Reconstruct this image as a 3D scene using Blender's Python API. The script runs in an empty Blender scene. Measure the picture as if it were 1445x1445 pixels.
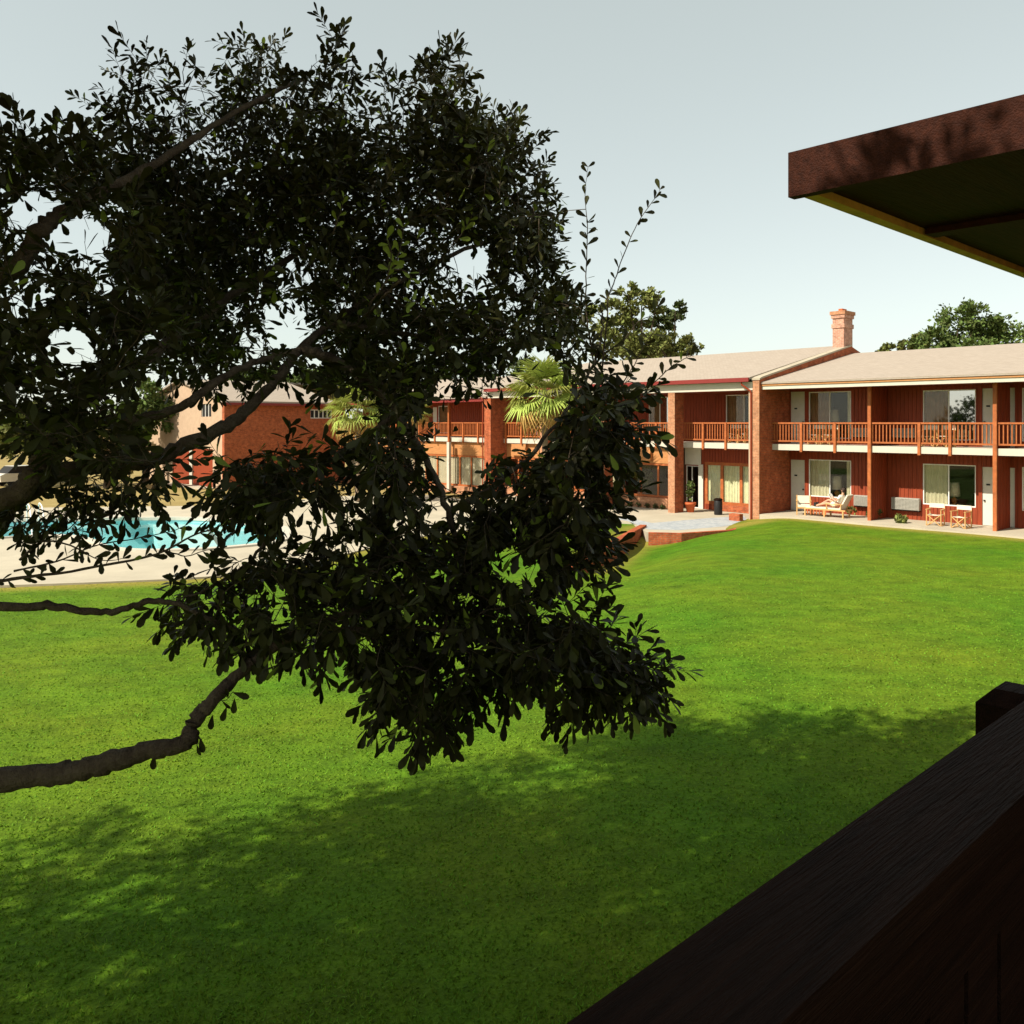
import bpy, bmesh, math, random
import numpy as np
from mathutils import Vector, Matrix, Quaternion
random.seed(7); rng = np.random.default_rng(7)
S = bpy.context.scene; COL = S.collection; R = math.radians
# ------------------------------------------------------------------ camera
F = 1208.0; CX = 722.5; HZ = 596.0; EYE = 4.2
cd = bpy.data.cameras.new('camera'); cam = bpy.data.objects.new('camera', cd); COL.objects.link(cam)
cam.location = (0, 0, EYE); cam.rotation_euler = (R(90), 0, 0)
cd.sensor_width = 36; cd.lens = 36*F/1445; cd.shift_y = -(722.5-HZ)/1445; cd.clip_start = .05; cd.clip_end = 4000
S.camera = cam
# ------------------------------------------------------------------ sky and sun
SUN_AZ = math.atan2(-.885, -.465); SUN_EL = R(43.5)
w = bpy.data.worlds.new('World'); S.world = w; w.use_nodes = True
nt = w.node_tree; bg = nt.nodes['Background']
sky = nt.nodes.new('ShaderNodeTexSky'); sky.sky_type = 'NISHITA'; sky.sun_disc = False
sky.sun_elevation = SUN_EL; sky.sun_rotation = SUN_AZ; sky.air_density = 1.0; sky.dust_density = .4; sky.ozone_density = .6
hs = nt.nodes.new('ShaderNodeHueSaturation'); hs.inputs['Saturation'].default_value = .42; hs.inputs['Value'].default_value = 1.0
tint = nt.nodes.new('ShaderNodeMix'); tint.data_type = 'RGBA'; tint.blend_type = 'MULTIPLY'
tint.inputs['Factor'].default_value = 1; tint.inputs[7].default_value = (1.0, 1.0, .92, 1)
nt.links.new(sky.outputs[0], hs.inputs['Color']); nt.links.new(hs.outputs[0], tint.inputs[6]); veil = nt.nodes.new('ShaderNodeMix'); veil.data_type = 'RGBA'; veil.inputs['Factor'].default_value = .4; veil.inputs[7].default_value = (5.0, 5.7, 5.3, 1)
nt.links.new(tint.outputs[2], veil.inputs[6]); nt.links.new(veil.outputs[2], bg.inputs[0])
bg.inputs[1].default_value = .106
sl = bpy.data.lights.new('sun', 'SUN'); sl.energy = 5.0; sl.angle = R(.5); sl.color = (1, .93, .80)
so = bpy.data.objects.new('sun', sl); COL.objects.link(so)
so.rotation_euler = Vector((math.sin(SUN_AZ)*math.cos(SUN_EL), math.cos(SUN_AZ)*math.cos(SUN_EL), math.sin(SUN_EL))).to_track_quat('Z', 'Y').to_euler()
so.location = (-20, -12, 25)
S.view_settings.view_transform = 'Standard'; S.view_settings.look = 'None'; S.view_settings.exposure = .58; S.view_settings.gamma = 1
S.view_settings.use_curve_mapping = False
S.render.engine = 'CYCLES'; S.cycles.max_bounces = 6; S.cycles.transparent_max_bounces = 12

# ------------------------------------------------------------------ reading positions
def at(px, y, D): return Vector(((px-CX)/F*D, D, EYE-(y-HZ)/F*D))
def gp(px, y, z): return at(px, y, F*(EYE-z)/(y-HZ))
CA, SA = .727, .687                     # facade axes: EX runs right along the facade, EY into the building
EX = Vector((SA, -CA, 0)); EY = Vector((CA, SA, 0)); O0 = Vector((11.84, 40, 0))
def fx(px, y):
    r = (px-CX)/F; return (r*(O0.y+y*EY.y)-O0.x-y*EY.x)/(EX.x-r*EX.y)
def loc(x, y, z=0): return O0+EX*x+EY*y+Vector((0, 0, z))
def zi(yi, px, y): return EYE-(yi-HZ)/F*loc(fx(px, y), y).y
ROT = math.atan2(EX.y, EX.x)

# ------------------------------------------------------------------ materials
M = {}
def mat(name, col, rough=.8, var=.25, scale=6., bump=.0, bscale=40., spec=.3, col2=None, coords='Object', stretch=None, attr=None, tr_=(.55, 1.5), sunlit_col=None, metal=0, trans=0.):
    m = bpy.data.materials.new(name); m.use_nodes = True; t = m.node_tree; N = t.nodes; L = t.links
    b = N['Principled BSDF']; b.inputs['Roughness'].default_value = rough; b.inputs['Specular IOR Level'].default_value = spec; b.inputs['Metallic'].default_value = metal
    tc = N.new('ShaderNodeTexCoord'); src = tc.outputs[coords]
    if coords == 'World': pass
    if stretch:
        mp = N.new('ShaderNodeMapping'); mp.inputs['Scale'].default_value = stretch; L.new(src, mp.inputs[0]); src = mp.outputs[0]
    n = N.new('ShaderNodeTexNoise'); n.inputs['Scale'].default_value = scale; n.inputs['Detail'].default_value = 6; n.inputs['Roughness'].default_value = .65; L.new(src, n.inputs[0])
    rp = N.new('ShaderNodeValToRGB'); rp.color_ramp.elements[0].position = .3; rp.color_ramp.elements[1].position = .7
    c2 = col2 or tuple(min(1, c*(1+var)) for c in col)
    c1 = col if col2 else tuple(c*(1-var) for c in col)
    rp.color_ramp.elements[0].color = (*c1, 1); rp.color_ramp.elements[1].color = (*c2, 1)
    L.new(n.outputs[0], rp.inputs[0]); out = rp.outputs[0]
    if attr:
        a = N.new('ShaderNodeAttribute'); a.attribute_name = attr
        oi = N.new('ShaderNodeObjectInfo')
        ad = N.new('ShaderNodeMath'); ad.operation = 'ADD'; L.new(a.outputs['Fac'], ad.inputs[0]); L.new(oi.outputs['Random'], ad.inputs[1])
        fr = N.new('ShaderNodeMath'); fr.operation = 'FRACT'; L.new(ad.outputs[0], fr.inputs[0])
        h = N.new('ShaderNodeHueSaturation'); h.inputs['Saturation'].default_value = 1
        r1 = N.new('ShaderNodeMapRange'); r1.inputs[3].default_value = tr_[0]; r1.inputs[4].default_value = tr_[1]; L.new(fr.outputs[0], r1.inputs[0]); L.new(r1.outputs[0], h.inputs['Value'])
        r2 = N.new('ShaderNodeMapRange'); r2.inputs[3].default_value = .47; r2.inputs[4].default_value = .515; L.new(fr.outputs[0], r2.inputs[0]); L.new(r2.outputs[0], h.inputs['Hue'])
        L.new(out, h.inputs['Color']); out = h.outputs[0]
        if sunlit_col:
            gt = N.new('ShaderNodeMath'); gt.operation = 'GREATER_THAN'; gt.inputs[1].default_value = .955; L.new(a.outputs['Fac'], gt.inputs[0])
            ym = N.new('ShaderNodeMix'); ym.data_type = 'RGBA'; L.new(gt.outputs[0], ym.inputs[0]); L.new(out, ym.inputs[6]); ym.inputs[7].default_value = (*sunlit_col, 1); out = ym.outputs[2]
    L.new(out, b.inputs['Base Color'])
    if bump:
        nb = N.new('ShaderNodeTexNoise'); nb.inputs['Scale'].default_value = bscale; nb.inputs['Detail'].default_value = 4; L.new(src, nb.inputs[0])
        bp = N.new('ShaderNodeBump'); bp.inputs['Strength'].default_value = bump; bp.inputs['Distance'].default_value = .02; L.new(nb.outputs[0], bp.inputs['Height']); L.new(bp.outputs[0], b.inputs['Normal'])
    if trans:
        tr = N.new('ShaderNodeBsdfTranslucent'); L.new(out, tr.inputs[0]); mx = N.new('ShaderNodeMixShader'); mx.inputs[0].default_value = trans
        L.new(b.outputs[0], mx.inputs[1]); L.new(tr.outputs[0], mx.inputs[2]); L.new(mx.outputs[0], N['Material Output'].inputs[0])
    M[name] = m; return m
def brick(name, c1, c2, mortar, lo=.55, hi=1.45):
    m = bpy.data.materials.new(name); m.use_nodes = True; t = m.node_tree; N = t.nodes; L = t.links; b = N['Principled BSDF']; b.inputs['Roughness'].default_value = .9
    b.inputs['Specular IOR Level'].default_value = .15
    tc = N.new('ShaderNodeTexCoord'); sp = N.new('ShaderNodeSeparateXYZ'); L.new(tc.outputs['Object'], sp.inputs[0])
    ad = N.new('ShaderNodeMath'); L.new(sp.outputs[0], ad.inputs[0]); L.new(sp.outputs[1], ad.inputs[1])
    cb = N.new('ShaderNodeCombineXYZ'); L.new(ad.outputs[0], cb.inputs[0]); L.new(sp.outputs[2], cb.inputs[1])
    bt = N.new('ShaderNodeTexBrick'); bt.inputs['Scale'].default_value = 1; bt.inputs['Brick Width'].default_value = .21; bt.inputs['Row Height'].default_value = .075
    bt.inputs['Mortar Size'].default_value = .008; bt.inputs['Color1'].default_value = (*c1, 1); bt.inputs['Color2'].default_value = (*c2, 1); bt.inputs['Mortar'].default_value = (*mortar, 1)
    L.new(cb.outputs[0], bt.inputs[0])
    n = N.new('ShaderNodeTexNoise'); n.inputs['Scale'].default_value = 4; n.inputs['Detail'].default_value = 8; n.inputs['Roughness'].default_value = .75; L.new(tc.outputs['Object'], n.inputs[0])
    mr = N.new('ShaderNodeMapRange'); mr.inputs[1].default_value = .3; mr.inputs[2].default_value = .7; mr.inputs[3].default_value = lo; mr.inputs[4].default_value = hi; L.new(n.outputs[0], mr.inputs[0])
    h = N.new('ShaderNodeHueSaturation'); L.new(bt.outputs[0], h.inputs['Color']); L.new(mr.outputs[0], h.inputs['Value']); L.new(h.outputs[0], b.inputs['Base Color'])
    bp = N.new('ShaderNodeBump'); bp.inputs['Strength'].default_value = .6; bp.inputs['Distance'].default_value = .01; bp.invert = True; L.new(bt.outputs[1], bp.inputs['Height']); L.new(bp.outputs[0], b.inputs['Normal'])
    M[name] = m
brick('brick', (.42, .098, .036), (.30, .066, .026), (.27, .14, .075))
brick('brick_pale', (.47, .25, .17), (.39, .185, .12), (.49, .35, .27))
brick('brick_tan', (.44, .20, .105), (.36, .155, .08), (.40, .25, .15))
mat('wood_red', (.235, .037, .010), .6, .3, 3, .2, 20, stretch=(6, 6, .4))
mat('wood_orange', (.36, .10, .026), .6, .3, 5, .15, 20)
mat('wood_tan', (.42, .185, .065), .65, .2, 4, .15, 20, stretch=(1, 1, 4))
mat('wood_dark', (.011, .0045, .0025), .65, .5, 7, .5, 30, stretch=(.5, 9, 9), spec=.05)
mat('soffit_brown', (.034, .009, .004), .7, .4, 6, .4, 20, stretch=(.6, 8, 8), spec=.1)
mat('wood_fascia', (.74, .46, .12), .7, .25, 9, .2, 30)
mat('wood_light', (.52, .30, .11), .6, .2, 12)
mat('stucco', (.43, .30, .20), .9, .10, 3, .3, 60)
mat('white_paint', (.52, .47, .385), .6, .06, 4)
mat('door_paint', (.58, .55, .47), .55, .06, 4)
brick('roof_pale', (.375, .31, .25), (.345, .283, .227), (.31, .252, .20), .9, 1.08)
mat('gutter_red', (.20, .025, .02), .45, .1, 4)
mat('concrete', (.39, .33, .24), .9, .14, 2.2, .2, 50)
mat('concrete_white', (.42, .365, .27), .9, .12, .6, .2, 50)
mat('flagstone', (.24, .27, .30), .9, .25, 5, .6, 30, col2=(.46, .46, .44))
mat('curtain', (.62, .58, .42), .9, .12, 3)
mat('curtain_brown', (.30, .18, .10), .9, .2, 3)
mat('curtain_sheer', (.80, .80, .56), .9, .15, 4)
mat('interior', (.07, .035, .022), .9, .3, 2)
mat('metal_white', (.75, .73, .68), .4, .05, 5)
mat('ac_grey', (.36, .34, .29), .5, .1, 12)
mat('black', (.015, .014, .014), .5, .2, 8)
mat('canvas', (.66, .60, .48), .9, .06, 8)
mat('shade', (.78, .70, .52), .9, .05, 6)
mat('terracotta', (.50, .11, .035), .75, .15, 8)
mat('ceramic', (.55, .20, .03), .35, .2, 8)
mat('pool_paint', (.34, .62, .63), .6, .08, 1.5)
mat('pool_step', (.42, .68, .66), .6, .08, 1.5)
mat('dry_grass', (.23, .16, .05), .95, .3, .5, .6, 25, col2=(.33, .25, .09))
mat('bark', (.034, .020, .012), .9, .45, 9, 1.0, 50, stretch=(1, 1, 1), col2=(.10, .075, .045))
mat('palm_bark', (.20, .14, .09), .9, .3, 9, .8, 30)
mat('leaf', (.032, .033, .008), .5, .3, 20, spec=.16, attr='tone', trans=.22, sunlit_col=(.17, .23, .03))  # bright second colour paints sunlight onto some of the leaves
mat('bg_leaf', (.045, .062, .013), .8, .35, 1.2, attr='tone', trans=.1)
mat('bg_leaf_green', (.085, .125, .026), .8, .35, 1.2, attr='tone', trans=.1)
mat('bg_leaf_olive', (.13, .145, .033), .8, .35, 1.2, attr='tone', trans=.1)
mat('bg_leaf_brown', (.12, .08, .03), .8, .35, 1.2, attr='tone', trans=.1)
mat('frond', (.30, .36, .07), .6, .3, 3, attr='tone', trans=.2)
mat('frond_dry', (.36, .22, .06), .8, .3, 3, trans=.15)
mat('skin', (.55, .30, .19), .6, .06, 6)
mat('shirt', (.74, .72, .64), .85, .06, 10)
mat('shorts', (.76, .70, .52), .85, .06, 10)
mat('hair', (.03, .016, .01), .6, .3, 40)
mat('paper', (.8, .76, .66), .8, .04, 5)
mat('car_paint', (.62, .58, .50), .3, .04, 2, spec=.5)
mat('rubber', (.02, .02, .02), .8, .2, 10)
# lawn: mown turf, broad mottling plus fine blade noise and yellowed patches
def lawn_mat():
    m = bpy.data.materials.new('lawn'); m.use_nodes = True; t = m.node_tree; N = t.nodes; L = t.links; b = N['Principled BSDF']; b.inputs['Roughness'].default_value = .9; b.inputs['Specular IOR Level'].default_value = .1
    tc = N.new('ShaderNodeTexCoord')
    def noise(s, d, sc=None):
        n = N.new('ShaderNodeTexNoise'); n.inputs['Scale'].default_value = s; n.inputs['Detail'].default_value = d; n.inputs['Roughness'].default_value = .6
        L.new(tc.outputs['Object'], n.inputs[0]); return n.outputs[0]
    def ramp(src, p0, p1, c0, c1):
        r = N.new('ShaderNodeValToRGB'); r.color_ramp.elements[0].position = p0; r.color_ramp.elements[1].position = p1
        r.color_ramp.elements[0].color = (*c0, 1); r.color_ramp.elements[1].color = (*c1, 1); L.new(src, r.inputs[0]); return r.outputs[0]
    def mix(f, a, c, mode='MIX'):
        x = N.new('ShaderNodeMix'); x.data_type = 'RGBA'; x.blend_type = mode
        if isinstance(f, float): x.inputs[0].default_value = f
        else: L.new(f, x.inputs[0])
        L.new(a, x.inputs[6]); L.new(c, x.inputs[7]); return x.outputs[2]
    a = ramp(noise(.20, 4), .36, .66, (.078, .192, .008), (.142, .214, .011))
    e = ramp(noise(2.2, 6), .3, .75, (.70, .74, .6), (1.12, 1.08, 1.1))
    f = ramp(noise(17, 9), .34, .66, (.72, .74, .7), (1.18, 1.16, 1.14))
    mp = N.new('ShaderNodeMapping'); mp.inputs['Rotation'].default_value = (0, 0, -.48); mp.inputs['Scale'].default_value = (.8, 1.7, 1); L.new(tc.outputs['Object'], mp.inputs[0])
    sn = N.new('ShaderNodeTexNoise'); sn.inputs['Scale'].default_value = 1.1; sn.inputs['Detail'].default_value = 7; sn.inputs['Roughness'].default_value = .7; L.new(mp.outputs[0], sn.inputs[0])
    g_ = ramp(sn.outputs[0], .30, .62, (.74, .68, .7), (1.06, 1.04, 1.0))
    c = mix(1., mix(1., mix(1., a, e, 'MULTIPLY'), f, 'MULTIPLY'), g_, 'MULTIPLY')
    at_ = N.new('ShaderNodeAttribute'); at_.attribute_name = 'dry'
    dry = ramp(noise(6, 5), .3, .7, (.24, .19, .03), (.36, .27, .06))
    c = mix(at_.outputs['Fac'], c, dry)
    L.new(c, b.inputs['Base Color'])
    bp = N.new('ShaderNodeBump'); bp.inputs['Strength'].default_value = .8; bp.inputs['Distance'].default_value = .05; L.new(noise(22, 6), bp.inputs['Height']); L.new(bp.outputs[0], b.inputs['Normal'])
    M['lawn'] = m
lawn_mat()
mat('blade', (.115, .235, .010), .9, .2, .8, attr='tone', trans=.15, tr_=(.82, 1.15))
def glass(name, tint_, f0=.10, base=.04, ior=4.0):
    m = bpy.data.materials.new(name); m.use_nodes = True; t = m.node_tree; N = t.nodes; L = t.links
    N.remove(N['Principled BSDF']); g = N.new('ShaderNodeBsdfGlossy'); g.inputs['Roughness'].default_value = .02
    tr = N.new('ShaderNodeBsdfTransparent'); tr.inputs[0].default_value = (*tint_, 1); lw = N.new('ShaderNodeLayerWeight'); lw.inputs[0].default_value = .5
    fr = N.new('ShaderNodeMath'); fr.operation = 'POWER'; fr.inputs[1].default_value = ior; L.new(lw.outputs['Facing'], fr.inputs[0])
    a = N.new('ShaderNodeMath'); a.operation = 'ADD'; a.inputs[1].default_value = base; L.new(fr.outputs[0], a.inputs[0])
    mx = N.new('ShaderNodeMixShader'); L.new(a.outputs[0], mx.inputs[0]); L.new(tr.outputs[0], mx.inputs[1]); L.new(g.outputs[0], mx.inputs[2]); L.new(mx.outputs[0], N['Material Output'].inputs[0])
    if name == 'water':
        n = N.new('ShaderNodeTexNoise'); n.inputs['Scale'].default_value = 1.2; n.inputs['Detail'].default_value = 3; tc = N.new('ShaderNodeTexCoord'); L.new(tc.outputs['Object'], n.inputs[0])
        bp = N.new('ShaderNodeBump'); bp.inputs['Strength'].default_value = .25; bp.inputs['Distance'].default_value = .08; L.new(n.outputs[0], bp.inputs['Height']); L.new(bp.outputs[0], g.inputs['Normal']); L.new(bp.outputs[0], lw.inputs['Normal'])
    M[name] = m
glass('glass', (.9, .9, .87), base=.03); glass('glass_mirror', (.30, .30, .30), base=.5); glass('water', (.84, .97, .98), base=.02, ior=9.)

# ------------------------------------------------------------------ mesh helpers
class MB:
    def __init__(s): s.v = []; s.f = []
    def add(s, vs, fs):
        o = len(s.v); s.v += [tuple(v) for v in vs]; s.f += [tuple(i+o for i in f) for f in fs]; return s
    def box(s, x0, x1, y0, y1, z0, z1):
        if x0 > x1: x0, x1 = x1, x0
        if y0 > y1: y0, y1 = y1, y0
        if z0 > z1: z0, z1 = z1, z0
        return s.add([(x0, y0, z0), (x1, y0, z0), (x1, y1, z0), (x0, y1, z0), (x0, y0, z1), (x1, y0, z1), (x1, y1, z1), (x0, y1, z1)],
              [(0, 3, 2, 1), (4, 5, 6, 7), (0, 1, 5, 4), (1, 2, 6, 5), (2, 3, 7, 6), (3, 0, 4, 7)])
    def bar(s, a, b, w_, h_):
        a = Vector(a); b = Vector(b); d = (b-a).normalized(); u = Vector((0, 0, 1)) if abs(d.z) < .95 else Vector((0, 1, 0))
        x = d.cross(u).normalized()*w_/2; y = x.cross(d).normalized()*h_/2
        return s.add([a-x-y, a+x-y, a+x+y, a-x+y, b-x-y, b+x-y, b+x+y, b-x+y], [(0, 1, 2, 3), (7, 6, 5, 4), (0, 4, 5, 1), (1, 5, 6, 2), (2, 6, 7, 3), (3, 7, 4, 0)])
    def prism(s, poly, z0, z1):     # poly ccw in xy
        n = len(poly); return s.add([(p[0], p[1], z0) for p in poly]+[(p[0], p[1], z1) for p in poly],
              [tuple(range(n-1, -1, -1)), tuple(range(n, 2*n))]+[(i, (i+1) % n, n+(i+1) % n, n+i) for i in range(n)])
    def extrude_x(s, poly, x0, x1):  # poly in (y,z)
        n = len(poly); return s.add([(x0, p[0], p[1]) for p in poly]+[(x1, p[0], p[1]) for p in poly],
              [tuple(range(n-1, -1, -1)), tuple(range(n, 2*n))]+[(i, (i+1) % n, n+(i+1) % n, n+i) for i in range(n)])
    def extrude_y(s, poly, y0, y1):  # poly in (x,z)
        n = len(poly); return s.add([(p[0], y0, p[1]) for p in poly]+[(p[0], y1, p[1]) for p in poly],
              [tuple(range(n)), tuple(range(2*n-1, n-1, -1))]+[(i, n+i, n+(i+1) % n, (i+1) % n) for i in range(n)])
    def lathe(s, prof, n=14, c=(0, 0, 0)):
        o = len(s.v); k = len(prof)
        for r, z in prof:
            for i in range(n): s.v.append((c[0]+r*math.cos(2*math.pi*i/n), c[1]+r*math.sin(2*math.pi*i/n), c[2]+z))
        for j in range(k-1):
            for i in range(n): s.f.append((o+j*n+i, o+j*n+(i+1) % n, o+(j+1)*n+(i+1) % n, o+(j+1)*n+i))
        s.f.append(tuple(o+i for i in range(n-1, -1, -1))); s.f.append(tuple(o+(k-1)*n+i for i in range(n))); return s
    def tube(s, pts, rad, n=8, cap=True):
        pts = [Vector(p) for p in pts]; o = len(s.v); k = len(pts)
        up = Vector((.13, .31, .94))
        for j, p in enumerate(pts):
            d = (pts[min(j+1, k-1)]-pts[max(j-1, 0)]).normalized()
            x = d.cross(up);
            if x.length < .05: x = d.cross(Vector((1, 0, 0)))
            x.normalize(); y = x.cross(d); r = rad[j] if hasattr(rad, '__len__') else rad
            for i in range(n):
                a = 2*math.pi*i/n; s.v.append(tuple(p+x*(r*math.cos(a))+y*(r*math.sin(a))))
        for j in range(k-1):
            for i in range(n): s.f.append((o+j*n+i, o+(j+1)*n+i, o+(j+1)*n+(i+1) % n, o+j*n+(i+1) % n))
        if cap:
            s.f.append(tuple(o+i for i in range(n))); s.f.append(tuple(o+(k-1)*n+i for i in range(n-1, -1, -1)))
        return s
    def mesh(s, name, m, smooth=False):
        me = bpy.data.meshes.new(name); me.from_pydata(s.v, [], s.f); me.materials.append(M[m] if isinstance(m, str) else m)
        if smooth:
            for p in me.polygons: p.use_smooth = True
        return me
    def build(s, name, m, parent=None, smooth=False, **kw):
        o = bpy.data.objects.new(name, s.mesh(name, m, smooth)); COL.objects.link(o)
        if parent: o.parent = parent
        for k, v in kw.items(): o[k] = v
        return o
def npmesh(name, V, T, m, tone=None, smooth=False):
    me = bpy.data.meshes.new(name); V = np.asarray(V, np.float32); T = np.asarray(T, np.int32)
    me.vertices.add(len(V)); me.vertices.foreach_set('co', V.ravel()); me.loops.add(T.size); me.loops.foreach_set('vertex_index', T.ravel())
    me.polygons.add(len(T)); me.polygons.foreach_set('loop_start', np.arange(0, T.size, T.shape[1], dtype=np.int32))
    if smooth: me.polygons.foreach_set('use_smooth', np.ones(len(T), bool))
    if tone is not None:
        a = me.attributes.new('tone', 'FLOAT', 'POINT'); a.data.foreach_set('value', np.asarray(tone, np.float32))
    me.materials.append(M[m]); me.update(calc_edges=True); me.validate(); return me
def link(name, me, parent=None, **kw):
    o = bpy.data.objects.new(name, me); COL.objects.link(o)
    if parent: o.parent = parent
    for k, v in kw.items(): o[k] = v
    return o
def thing(name, label, cat, p=(0, 0, 0), rz=0, group=None):
    o = bpy.data.objects.new(name, None); COL.objects.link(o); o.location = p; o.rotation_euler = (0, 0, rz); o.empty_display_size = .2
    o['label'] = label; o['category'] = cat
    if group: o['group'] = group
    return o
def dup(root, p, rz, label, group=None):
    r = root.copy(); COL.objects.link(r); r.location = p; r.rotation_euler = (0, 0, rz); r['label'] = label
    if group: r['group'] = group
    for ch in list(root.children):
        c = ch.copy(); COL.objects.link(c); c.parent = r
        for g in list(ch.children):
            d = g.copy(); COL.objects.link(d); d.parent = c
    return r
def inpoly(P, poly):
    P = np.atleast_2d(P); x, y = P[:, 0], P[:, 1]; r = np.zeros(len(P), bool); n = len(poly)
    for i in range(n):
        x0, y0 = poly[i]; x1, y1 = poly[(i+1) % n]
        if y0 == y1: continue
        c = ((y0 > y) != (y1 > y)) & (x < (x1-x0)*(y-y0)/(y1-y0)+x0); r ^= c
    return r
def sst(a, b, x):
    t = np.clip((x-a)/(b-a), 0, 1); return t*t*(3-2*t)
def crom(P, n):
    P = [np.array(p, float) for p in P]; P = [2*P[0]-P[1]]+P+[2*P[-1]-P[-2]]; out = []
    for i in range(1, len(P)-2):
        for k in range(n):
            t = k/n; a, b, c, d = P[i-1], P[i], P[i+1], P[i+2]
            out.append(.5*((2*b)+(c-a)*t+(2*a-5*b+4*c-d)*t*t+(3*b-a-3*c+d)*t**3))
    out.append(P[-2]); return out

# ------------------------------------------------------------------ ground, lawn, pool
def zlawn(X, Y):
    q = (X-2.2)*.886-(Y-24.3)*.464; wd = 3.0+np.maximum(0, 24-Y)*.6
    z = -.5+.46*sst(-.2, 1, q/wd)
    qw = (X-3.24)*.94-(Y-30.7)*.341
    z = z+.13*sst(24, 34, Y)*(1-sst(-.35, .0, qw))*sst(-9, -3, qw)
    z = z-.34*sst(-.12, .05, qw)*(1-sst(.8, 3.2, qw))*sst(25, 29, Y)*(1-sst(34.2, 36.8, Y))
    z = z+.15*sst(33, 36.3, Y)*sst(0, 1, qw)*(1-sst(-.2, 1, q/wd))
    z = z+.022*np.sin(X*.9+Y*.35)*np.sin(Y*.55-X*.2)
    return z
DZ = -.44
deck_far = [(-260, 722), (0, 717), (330, 713), (480, 700), (620, 698)]
deck_near = [(735, 722), (770, 742), (690, 745), (620, 752), (540, 768), (430, 797), (330, 811), (240, 817), (120, 822), (0, 826), (-300, 835)]
deck = [gp(p, y, DZ) for p, y in deck_far+deck_near]
pool_px = [(-120, 752), (-60, 738), (30, 734.5), (150, 733), (182, 732.5), (270, 732), (335, 737), (385, 743), (402, 751), (400, 760), (375, 767), (330, 772), (290, 775), (230, 777), (180, 776), (150, 771), (128, 762), (100, 757), (60, 756), (20, 759), (-60, 763)]
pool = [gp(p, y, DZ) for p, y in pool_px]
pool = [Vector((*p[:2], DZ)) for p in crom([tuple(p)[:2] for p in pool+[pool[0]]], 4)[:-1]]
def grid(name, xs, ys, zf, m, keep=None, **kw):
    xx, yy = np.meshgrid(xs, ys); V = np.stack([xx.ravel(), yy.ravel(), zf(xx, yy).ravel()], 1); nx = len(xs)
    i, j = np.meshgrid(np.arange(len(ys)-1), np.arange(nx-1), indexing='ij'); a = (i*nx+j).ravel(); Q = np.stack([a, a+1, a+nx+1, a+nx], 1)
    if keep is not None: Q = Q[keep(V, Q)]
    return link(name, npmesh(name, V, Q, m, smooth=True), **kw)
deck2 = [(p.x, p.y) for p in deck]
def not_deck(V, Q):
    ins = inpoly(V[:, :2], deck2); return ~(ins[Q].all(1))
g = grid('lawn', np.arange(-34, 36.01, .25), np.arange(-8, 41.01, .25), zlawn, 'lawn', not_deck, kind='structure')
co = np.empty(len(g.data.vertices)*3, np.float32); g.data.vertices.foreach_get('co', co); co = co.reshape(-1, 3)
def segdist(P, A, B):
    A = np.array(A[:2]); B = np.array(B[:2]); d = B-A; t = np.clip(((P-A)@d)/(d@d), 0, 1); return np.linalg.norm(P-A-t[:, None]*d, axis=1)
nd = [gp(p, y, DZ) for p, y in deck_near]; dd = np.min([segdist(co[:, :2], nd[i], nd[i+1]) for i in range(len(nd)-1)], axis=0)
pa = np.min([segdist(co[:, :2], loc(.3, -1.2), loc(22, -1.2)), segdist(co[:, :2], gp(912, 752, -.3), gp(1068, 738, -.2)), segdist(co[:, :2], gp(905, 742, -.3), gp(840, 790, -.5))], axis=0)
a = g.data.attributes.new('dry', 'FLOAT', 'POINT'); a.data.foreach_set('value', np.clip(.75*(1-sst(.1, 1.1, np.minimum(dd, pa*.8))), 0, 1).astype(np.float32))
def zground(X, Y): return -1.5+1.0*sst(40, 44, Y)
gx = np.unique(np.concatenate([np.arange(-90, 90.1, 2), [-2500, -800, -250, 250, 800, 2500]])); gy = np.unique(np.concatenate([np.arange(-30, 130.1, 1), [-900, -200, 250, 700, 2600]]))
grid('ground', gx, gy, zground, 'dry_grass', not_deck, kind='structure')
bm = bmesh.new()
def loop(pts): 
    vs = [bm.verts.new(p) for p in pts]; return [bm.edges.new((vs[i], vs[(i+1) % len(vs)])) for i in range(len(vs))]
ed = loop(deck)+loop(pool); bmesh.ops.triangle_fill(bm, use_beauty=True, use_dissolve=False, edges=ed)
for f in bm.faces:
    if f.normal.z < 0: f.normal_flip()
me = bpy.data.meshes.new('pool_deck'); bm.to_mesh(me); bm.free(); me.materials.append(M['concrete_white']); link('pool_deck', me, kind='structure')
mb = MB()
for i in range(len(deck)):
    p, q = deck[i], deck[(i+1) % len(deck)]; mb.add([p, q, q-Vector((0, 0, .4)), p-Vector((0, 0, .4))], [(0, 1, 2, 3)])
mb.build('deck_edge', 'concrete', kind='structure')
c = sum(pool, Vector())/len(pool)
mb = MB(); n = len(pool)
for i in range(n):
    p, q = pool[i], pool[(i+1) % n]; dn = Vector((0, 0, -1.6))
    mb.add([p, q, q+dn, p+dn], [(0, 1, 2, 3)])
mb.add([p+Vector((0, 0, -1.6)) for p in pool], [tuple(range(n))]); mb.build('pool_basin', 'pool_paint', kind='structure')
mb = MB()   # coping
for i in range(n):
    p, q = pool[i], pool[(i+1) % n]; po = p+(p-c).normalized()*.32; qo = q+(q-c).normalized()*.32; pi = p-(p-c).normalized()*.05; qi = q-(q-c).normalized()*.05
    u = Vector((0, 0, .07)); mb.add([pi+u, qi+u, qo+u, po+u, pi-u, qi-u, qo-u*.8, po-u*.8], [(0, 3, 2, 1), (0, 1, 5, 4), (3, 7, 6, 2)])
mb.build('pool_coping', 'white_paint', kind='structure')
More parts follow.
